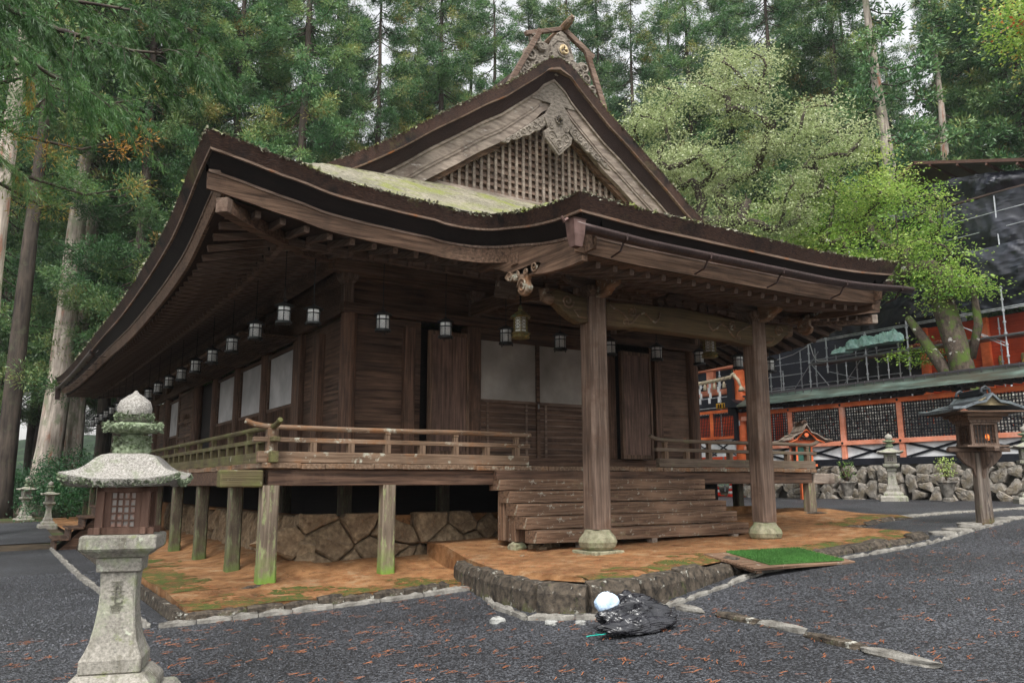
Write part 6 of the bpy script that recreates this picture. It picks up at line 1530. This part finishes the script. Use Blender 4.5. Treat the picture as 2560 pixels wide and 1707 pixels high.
def cedar(seed,H=34,z0=9,Rm=4.2,nb=105,k=34,r0=.42,bark=None,flare=.35,fol=None,leaf=.32,dense=2.5,z0b=None,azlim=None,ll=.10,cr=1.0):
    rs=np.random.default_rng(seed); t=thing('cedar_tree','x','tree')
    q=MB(); pts=[];rr=[]; lean=rs.normal(0,.012,2)
    for i in range(12):
        z=H*i/11; pts.append((lean[0]*z+.1*math.sin(z*.3+seed),lean[1]*z,z-.3 if i==0 else z)); rr.append(r0*(1-.93*(z/H)**1.15)*(1 if z>2 else 1))
    pts.insert(1,(0,0,.7)); rr.insert(1,r0*(1+.25*flare)); rr[0]=r0*(1+.75*flare); pts.insert(2,(0,0,1.7)); rr.insert(2,r0*(1+.08*flare))
    q.tube(pts,rr,16); 
    C=[];D=[];Tn=[];tk=q
    lb=MB()
    for b_ in range(nb):
        u_=rs.random()**.85; z=z0+(H-z0)*u_; a=rs.uniform(0,2*math.pi) if azlim is None else rs.uniform(*azlim)
        L=Rm*((1-u_)**.7*.9+.12)*rs.uniform(.65,1.12); ca,sa=math.cos(a),math.sin(a); p0=np.array([lean[0]*z,lean[1]*z,z])
        def P(s_): return p0+np.array([ca*L*s_,sa*L*s_,-.30*L*math.sin(s_*2.4)+.10*L*s_*s_])
        lb.tube([tuple(P(s_)) for s_ in(0,.35,.7,.95)],[.07*(1-u_*.6),.05*(1-u_*.5),.03,.012],5,caps=False)
        nc=max(2,int(L*dense)); tb=rs.normal(.36,.13)
        for c_ in range(nc):
            s_=.30+.72*(c_+rs.random())/nc; ctr=P(s_)+rs.normal(0,.28,3)*np.array([1,1,.7]); rad=rs.uniform(.5,.95)*(.75+.35*(1-u_))*cr; tc=tb+rs.normal(0,.09)+(.14 if s_>.85 else 0)
            if rs.random()<.004: tc=rs.uniform(.72,.95)
            d=unit(rs.normal(0,1,(k,3))+np.array([ca*.35,sa*.35,.45])); C.append(ctr+d*rad*rs.uniform(.15,.75,(k,1))*np.array([1,1,.75])); D.append(unit(d+rs.normal(0,.25,(k,3)))); Tn.append(np.clip(tc+rs.normal(0,.05,k),0,1))
    q.build('trunk',bark or M_barkd,t,smooth=True); 
    C=np.concatenate(C);D=np.concatenate(D);Tn=np.concatenate(Tn); n=len(C)
    cr=leaves('crown',C,D,rs.uniform(.6,1.2,n)*leaf,rs.uniform(.7,1.3,n)*ll,Tn,fol or M_ced,t,seed=seed)
    lb.build('limbs',M_barkd,t,smooth=True)
    return t
def put(src,x,y,label,rz=0,s=1,group=None,first=False,z=None):
    o=src if first else dup(src); o.location=(x,y,gz(x,y) if z is None else z); o.rotation_euler=(0,0,rz); o.scale=(s,s,s); o['label']=label
    if group: o['group']=group
    elif 'group' in o: del o['group']
    return o
V_=[cedar(21,H=45,z0=11,Rm=5.6,nb=150,k=100,leaf=.22,ll=.048,dense=2.9),cedar(22,H=42,z0=8.5,Rm=6.2,nb=150,k=100,leaf=.22,ll=.048,dense=2.9),cedar(23,H=47,z0=12,Rm=5.0,nb=155,k=100,leaf=.22,ll=.048,dense=2.9),cedar(24,H=44,z0=7,Rm=5.6,nb=165,k=100,leaf=.22,ll=.048,dense=2.9)]
used=set()
def cz(v,px,d,label,rz,s=1,group=None,z=None):
    x,y=az(px,d); f_=v not in used; used.add(v); return put(V_[v],x,y,label,rz,s,group,first=f_,z=z)
# the two giant cedars at the left
g1_=cedar(31,H=38,z0=17.5,Rm=5.2,nb=95,ll=.06,leaf=.22,r0=.68,bark=M_bark,flare=1.0,k=80); put(g1_,-1.3,36.2,'giant cedar at the left with a straight reddish trunk and flared mossy foot',0,1,first=True,z=.1); g1_.rotation_euler=(0,R_(2.2),0)
g2_=cedar(32,H=38,z0=20.5,Rm=5.0,nb=85,ll=.06,leaf=.22,r0=.52,bark=M_bark,flare=.7,k=80); put(g2_,-.1,37.5,'giant cedar just right of the leftmost giant, its trunk passing behind the eave tip',0,1,first=True,z=.1)
g3_=cedar(33,H=34,z0=18,Rm=4,nb=75,r0=.42,bark=M_bark,flare=.3,k=30); x,y=az(-52,33); put(g3_,x,y,'pale cedar trunk cut by the left edge of the photo',0,1,first=True)
put(dup(g3_),az(150,41)[0],az(150,41)[1],'mossy brown cedar trunk just left of the leftmost giant',1.3,1.0) if False else None

x,y=az(-190,22); m1_=cedar(34,H=27,z0=9.5,Rm=4.4,nb=95,r0=.42,bark=M_bark,k=120,fol=M_cedn,leaf=.13,dense=2.6,ll=.022,cr=.8); put(m1_,x,y,'bright green cedar whose drooping boughs fill the left edge of the photo',0,1,first=True)
cz(3,300,45,'large cedar with rounded green boughs rising behind the left roof corner',2.0,.92)
x,y=az(22,45); g4_=put(g3_,x,y,'dark mossy cedar trunk standing left of the leftmost giant cedar',1.3,1.1)
for c_ in g4_.children:
    if c_.name.startswith('trunk'): c_.data=c_.data.copy(); c_.data.materials[0]=M_barkd
# rows behind the hall and along the left
GL='cedars standing close together behind the hall'
row=[(-70,52),(128,66),(238,60),(275,50),(330,54),(385,50),(430,56)]
for i,(px,d) in enumerate(row): cz(i%4,px,d,'slender dark cedar trunk in the shaded wood at the far left',i*1.7,.95+.05*(i%3),'slender cedars in the shaded wood at the left')
row=[(520,47),(590,53),(660,46),(740,56),(835,50),(930,60),(1010,52),(1080,62),(1150,54),(1240,64),(1310,56),(1390,62),(1460,56),(1550,64),(1620,58)]
for i,(px,d) in enumerate(row): cz((i*3+1)%4,px,d,'tall cedar with layered green boughs behind the hall roof',i*2.3,.90+.09*((i*7)%4)/3,GL)
GB='hazy cedars farther back in the forest'
k_=0
for d in(68,80,94):
    for px in range(-260,2600,118 if d<75 else 105):
        k_+=1; cz(k_%4,px+((k_*37)%60)-30,d+((k_*13)%9),'hazy green cedar deep in the misty forest',k_*1.1,.92+.08*((k_*5)%4)/3,GB)
for i,(d,b_) in enumerate([(56,-18),(52,-30),(66,-10),(60,-42),(46,80),(54,90)]):
    k_+=1; x,y=CAMP.x+d*math.sin(R_(b_)),CAMP.y+d*math.cos(R_(b_)); put(V_[i%4],x,y,'cedar of the surrounding wood outside the left and right edges of the photo',i*1.3,.95,'cedars around the precinct')
# right side
rt=cedar(41,H=36,z0=17,Rm=4.4,nb=70,r0=.62,bark=M_bark,flare=.2); 
x,y=az(2128,50); o=put(rt,x,y,'thick straight cedar trunk rising above the scaffolded roof at the right',0,1,first=True); o.rotation_euler=(R_(0),R_(-3.5),0)
x,y=az(2215,58); put(rt,x,y,'pale forked cedar trunk right of the thick one at the upper right',1.9,.95)
for i,(px,d,s_) in enumerate([(1730,60,.95),(1800,56,1),(1880,62,.98),(1965,54,1.0),(2020,60,.9),(2330,60,.92)]): cz(i%4,px,d,'cedar with drooping mid-green boughs behind the pale and yellow-green trees',i*1.9+.4,s_,'cedars behind the scaffolded building')
x,y=az(2345,58); d1=cedar(42,H=38,z0=10,Rm=5.8,nb=140,r0=.5,k=44,bark=M_barkd); put(d1,x+2,y,'dark dense cedar filling the upper right corner',0,1,first=True)
x,y=az(2440,56); put(d1,x,y,'dark cedar cut by the right edge of the photo',2.2,.95)
# tree skeletons grown toward target points
def grow(base,targets,rtip=.012,expo=.47,step=.35,up=.15,seed=0):
    rs=random.Random(seed); nodes=[Vector(b) for b in base]; par=[-1]+list(range(len(base)-1)); cnt_=[0]*len(nodes); tips=[]
    targets=sorted(targets,key=lambda p:(Vector(p)-nodes[-1]).length)
    for T in targets:
        T=Vector(T); bi=min(range(len(nodes)),key=lambda i:(nodes[i]-T).length+(.6 if i<len(base)//2 else 0)+max(0,nodes[i].z-T.z)*.8)
        p=nodes[bi]; d=T-p; n=max(1,int(d.length/step)); cur=bi
        off=Vector((rs.gauss(0,.12),rs.gauss(0,.12),rs.gauss(.0,.1)))*d.length
        for i in range(1,n+1):
            t=i/n; w_=math.sin(t*math.pi); nodes.append(p.lerp(T,t)+off*w_*.8+Vector((rs.gauss(0,.04),rs.gauss(0,.04),up*w_*d.length*.3))); par.append(cur); cnt_.append(0); cur=len(nodes)-1
        tips.append(cur)
    for t in tips:
        c_=t
        while c_!=-1: cnt_[c_]+=1; c_=par[c_]
    rad=[max(rtip,rtip*max(1,c_)**expo) for c_ in cnt_]
    return nodes,par,rad,tips
def skeleton(q,nodes,par,rad,rbase=None):
    kids={}
    for i,p in enumerate(par):
        if p>=0: kids.setdefault(p,[]).append(i)
    done=set()
    def chain(s_):
        out=[s_]; c_=s_
        while c_ in kids:
            k_=max(kids[c_],key=lambda i:rad[i]); out.append(k_); c_=k_
        return out
    stack=[0]
    while stack:
        s_=stack.pop(); ch=chain(s_); pre=[par[s_]] if par[s_]>=0 else []
        idx=pre+ch; q.tube([nodes[i] for i in idx],[rad[ch[0]] if pre and j==0 else rad[i] for j,i in enumerate(idx)],8 if rad[ch[0]]>.06 else 5,caps=False)
        for a in ch:
            for k_ in kids.get(a,[]):
                if k_ not in ch: stack.append(k_)
def broadleaf(name,label,loc,base,blobs,ntarg,m,barkm,seed,leaf=.09,per=150,spread=.55,flat=.35,rtip=.013,expo=.47,tone0=.4,zgrad=.0,droop=.25,red=.03):
    rs=np.random.default_rng(seed); t=thing(name,label,'tree',loc); T=[]
    tot=sum(b_[4] for b_ in blobs)
    for cx_,cy_,cz_,s_,w_ in blobs:
        for i in range(int(ntarg*w_/tot)):
            v=unit(rs.normal(0,1,(1,3)))[0]*rs.uniform(.45,1.0)**.6; T.append((cx_+v[0]*s_[0],cy_+v[1]*s_[1],cz_+v[2]*s_[2]))
    nodes,par,rad,tips=grow(base,T,rtip=rtip,expo=expo,seed=seed)
    q=MB(); skeleton(q,nodes,par,rad); q.build('trunk',barkm,t,smooth=True)
    C=[];D=[];Tn=[]; zs_=[p[2] for p in T]; zl,zh=min(zs_),max(zs_)
    pts=[nodes[i] for i in tips]+[nodes[par[par[i]]] if par[par[i]]>=0 else nodes[i] for i in tips]
    for p in pts:
        k=int(per*rs.uniform(.5,1.3)); c0=np.array(p); tc=tone0+rs.normal(0,.16)+zgrad*((p[2]-zl)/(zh-zl)-.5)  # zgrad puts the brighter, lit crown top into the leaf tone
        if rs.random()<red: tc=rs.uniform(.72,1)
        else: tc=min(tc,.60)
        layers_=rs.integers(2,4)
        for l_ in range(layers_):
            kk=k//layers_; cc=c0+np.array([rs.normal(0,.3),rs.normal(0,.3),(l_-1)*.30*1.2])*spread/.5
            off=rs.normal(0,1,(kk,3))*np.array([spread,spread,.05+.04*spread]); off[:,2]-=.12*(off[:,0]**2+off[:,1]**2)
            C.append(cc+off); dd=unit(np.stack([off[:,0]+rs.normal(0,.5,kk),off[:,1]+rs.normal(0,.5,kk),rs.normal(-droop,.28,kk)],1)); D.append(dd); Tn.append(np.clip(tc+rs.normal(0,.04,kk),0,1))
    C=np.concatenate(C);D=np.concatenate(D);Tn=np.concatenate(Tn); n=len(C)
    leaves('crown',C,D,rs.uniform(.6,1.3,n)*leaf,rs.uniform(.6,1.2,n)*leaf*.55,Tn,m,t,seed=seed+5)
    return t
# maple (local origin at 28.3,4.1,2.2)
mb=[(0,0,0),(0,.05,1.5),(0,.1,3.0),(-.1,.2,4.4),(-.1,.45,5.6),(0,.7,6.6)]
bl_=[(-.5,6.2,9.6,(2.6,3.6,1.8),30),(-.3,8.8,11.6,(2.2,2.6,1.5),13),(0,4.6,12.6,(2.6,3.2,2.2),26),(0,2.2,11.0,(2.3,1.9,2.2),14),(0,1.0,8.6,(1.6,1.1,1.0),6),(-.2,-.3,7.2,(1.2,1.2,.4),5),(-.5,10.2,9.2,(2.2,2.4,1.5),13),(-.6,3.4,8.4,(1.8,2.0,1.2),10),(0,1.9,4.9,(.8,.6,.35),2)]
mp_=broadleaf('maple_tree','bright yellow-green maple with a mossy lichened trunk inside the vermilion fence',(28.3,4.1,2.2),mb,bl_,200,M_map,M_barkm,5,leaf=.125,per=150,spread=.42,rtip=.03,expo=.52,tone0=.38,zgrad=.25,droop=.15,red=.008)
q=MB(); q.tube([(0,.0,-.2),(0,.1,2.0),(-.1,.1,3.6),(-.1,.3,5.0),(-.05,.6,6.3)],[.55,.46,.40,.36,.26],12); q.tube([(-.1,.3,3.0),(-.3,1.0,4.3),(-.3,1.6,5.4),(-.2,2.1,6.2)],[.30,.25,.2,.14],9); q.tube([(0,-.2,4.2),(.1,-.55,5.5),(.1,-.5,6.6),(0,-.1,7.6)],[.17,.17,.13,.10],8)
q.build('main_stem',M_barkm,mp_,smooth=True)
# pale tree
zb=[(0,0,0),(0,0,3),(.1,0,6),(0,.1,9),(-.2,.3,11)]
bl_=[(-.5,1.0,15.0,(3.0,3.0,1.8),26),(-3.4,3.0,15.2,(2.2,2.4,1.6),16),(3.4,-1.8,15.6,(2.4,1.8,1.6),17),(.2,.3,18.3,(1.8,1.8,1.5),14),(-4.2,4.2,12.0,(2.2,2.2,1.5),12),(.5,.6,11.9,(3.0,2.6,1.0),10),(-2.0,2.4,17.6,(1.5,1.5,1.1),8),(1.9,-1.4,12.6,(1.8,1.5,1.0),7)]
broadleaf('zelkova_tree','pale silvery green broadleaf tree spreading behind the right slope of the gable',(22.4,9.6,.95),zb,bl_,185,M_zel,M_barkd,9,leaf=.12,per=170,spread=.40,rtip=.028,expo=.5,tone0=.45,zgrad=.35,red=0)
# autumn-tinted sprig at the right edge
x,y=az(2392,24); broadleaf('young_maple','green and yellow sprig of a small tree at the right edge, above the netting',(x+.9,y-1.2,1.0),[(0,0,0),(0,0,5),(0,0,11)],[(-.9,.3,12.6,(.7,.8,.8),10)],16,M_map,M_barkd,11,leaf=.12,per=120,spread=.4,tone0=.45,red=.15)
# bushes in the left background
for i,(px,d,h,lb) in enumerate([(235,42,3.0,'dark green bush between the giant cedars and the hall'),(270,40,2.4,'broad dark green bush under the far end of the eave'),(140,48,2.2,'low green bush between the two giant cedar trunks'),(10,50,2.6,'shaded bush at the far left edge')]):
    x,y=az(px,d); rs=np.random.default_rng(60+i); t=thing('bush',lb,'bush',(x,y,.1)); n=9000
    ctr=rs.normal(0,1,(40,3))*np.array([1.1,1.1,.5])*h*.45+np.array([0,0,h*.55]); idx=rs.integers(0,40,n); C=ctr[idx]+rs.normal(0,.28,(n,3)); C[:,2]=np.maximum(C[:,2],.02); D=unit(rs.normal(0,1,(n,3))+np.array([0,0,.3]))
    leaves('foliage',C,D,rs.uniform(.08,.16,n),rs.uniform(.03,.06,n),np.clip(.45+rs.normal(0,.08,40)[idx]+rs.normal(0,.1,n),0,1),M_bush,t,seed=i)
    q=MB()
    for k in range(5): q.tube([(0,0,-.1),(rs.normal(0,.3),rs.normal(0,.3),h*.4),tuple(ctr[k])],[.05,.035,.015],5)
    q.build('stems',M_barkd,t)
# near cedar bough hanging into the top left
nc=thing('cedar_tree','near cedar whose long wet bough hangs into the top left of the photo','tree',(-9.0,-1.5,-.1))
q=MB(); q.tube([(0,0,-.3),(0,0,1),(0,0,8),(.1,0,16)],[.6,.45,.38,.2],16); q.build('trunk',M_bark,nc,smooth=True)
def bough(pts,rr,nsp,seed,spr=.9,nl=150,lng=.085,tone=.33):
    rs=np.random.default_rng(seed); pts=[Vector(p)-Vector((-9.0,-1.5,-.1)) for p in pts]; q=MB(); q.tube(pts,rr,7)
    C=[];D=[];Tn=[]
    for i in range(nsp):
        s_=(.12+.88*rs.random())*(len(pts)-1); j=min(int(s_),len(pts)-2); p=np.array(pts[j].lerp(pts[j+1],s_-j)); dirb=np.array((pts[j+1]-pts[j]).normalized())
        side=np.cross(dirb,[0,0,1]); side/=np.linalg.norm(side)+1e-9; sg=rs.choice([-1,1]); L=spr*rs.uniform(.4,1.0)
        d0=unit((dirb*rs.uniform(.3,1.0)+side*sg*rs.uniform(.3,1.1)+np.array([0,0,rs.normal(-.1,.25)]))[None])[0]
        tw=[]
        for k in range(7):
            t=k/6; tw.append(p+d0*L*t+np.array([0,0,-.42*L*t*t]))
        q.tube([tuple(a) for a in tw],[.008,.007,.006,.005,.004,.003,.002],4,caps=False)
        tc=tone+rs.normal(0,.08)
        if rs.random()<.03: tc=rs.uniform(.72,.9)
        m_=rs.integers(5,9)       # side twigs
        for w_ in range(m_):
            t=.2+.8*(w_+rs.random())/m_; b0=p+d0*L*t+np.array([0,0,-.42*L*t*t]); dt=unit((d0*.7+side*rs.choice([-1,1])*rs.uniform(.2,.9)+np.array([0,0,rs.normal(-.55,.3)]))[None])[0]; Lt=L*rs.uniform(.18,.38)
            kk=nl//m_; tt=rs.random(kk)[:,None]; cc=b0+dt*Lt*tt+np.array([0,0,-.15])*Lt*tt*tt
            C.append(cc); dn=unit(dt*.9+rs.normal(0,.38,(kk,3))); D.append(dn); Tn.append(np.clip(tc+rs.normal(0,.06,kk),0,1))
    C=np.concatenate(C);D=np.concatenate(D);Tn=np.concatenate(Tn); n=len(C)
    o=leaves('bough',C,D,rs.uniform(.6,1.2,n)*lng,rs.uniform(.006,.010,n),Tn,M_cedn,nc,droop=.25,seed=seed)
    q.build('bough_wood',M_barkd,o,smooth=True)
bough([(-9,-1.5,7.2),(-6.8,-1.9,7.35),(-5,-2.3,7.25),(-4,-2.5,7.0),(-3.3,-2.9,6.65),(-2.6,-3.3,6.42),(-1.95,-3.65,6.38)],[.10,.08,.055,.04,.028,.018,.008],85,1,spr=.85,nl=260)
bough([(-5,-2.3,7.25),(-4.2,-2.2,7.3),(-3.4,-2.3,7.35),(-2.6,-2.6,7.3),(-2.0,-2.9,7.1)],[.04,.035,.025,.015,.008],60,2,spr=.8,nl=240)
bough([(-9,-1.5,8.3),(-6.5,-.6,8.6),(-4.6,.4,8.3),(-3.3,1.0,7.9),(-2.2,1.4,7.8)],[.09,.07,.05,.03,.01],85,3,spr=1.0,nl=260,lng=.10)
bough([(-9,-1.5,8.6),(-6.5,.2,8.4),(-5.0,2.0,7.8),(-4.1,3.0,7.2)],[.08,.06,.04,.012],50,4,spr=.9,nl=240,lng=.10,tone=.42)
hb=MB(); N_=90
rows=[]
for k in range(8):
    rr_=115+k*9; rows.append([(CAMP.x+rr_*math.sin(a),CAMP.y+rr_*math.cos(a),-1.0+13*smooth01(k/7)*(.75+.25*math.sin(a*9))+.8*math.sin(a*31+k)) for a in lin(-.25,1.6,N_)])
tag(hb.grid(rows).build('hills',material('wooded_slope',(.004,.012,.005),(.02,.04,.016),(.5,.5,.5),rough=.9,bump=1.0,layers=[((.035,.06,.025),.25,.5,.62)]),recalc=False,smooth=True),None,None,kind='structure')
# ================================================================= HAZE
hz=MB().box(-140,150,-60,150,-1.5,62).build('haze',[],None)
HM=bpy.data.materials.new('haze'); HM.use_nodes=True; n_=HM.node_tree; n_.nodes.remove(n_.nodes['Principled BSDF']); pv=n_.nodes.new('ShaderNodeVolumePrincipled')
pv.inputs['Color'].default_value=(.93,.96,1,1); pv.inputs['Density'].default_value=.00035; pv.inputs['Anisotropy'].default_value=.3
n_.links.new(pv.outputs[0],n_.nodes['Material Output'].inputs['Volume']); hz.data.materials.append(HM); hz['kind']='stuff'
for o in bpy.data.objects:
    if '_w' in o: del o['_w']
print('objects',len(bpy.data.objects),'tris',sum(len(m_.polygons) for m_ in bpy.data.meshes))
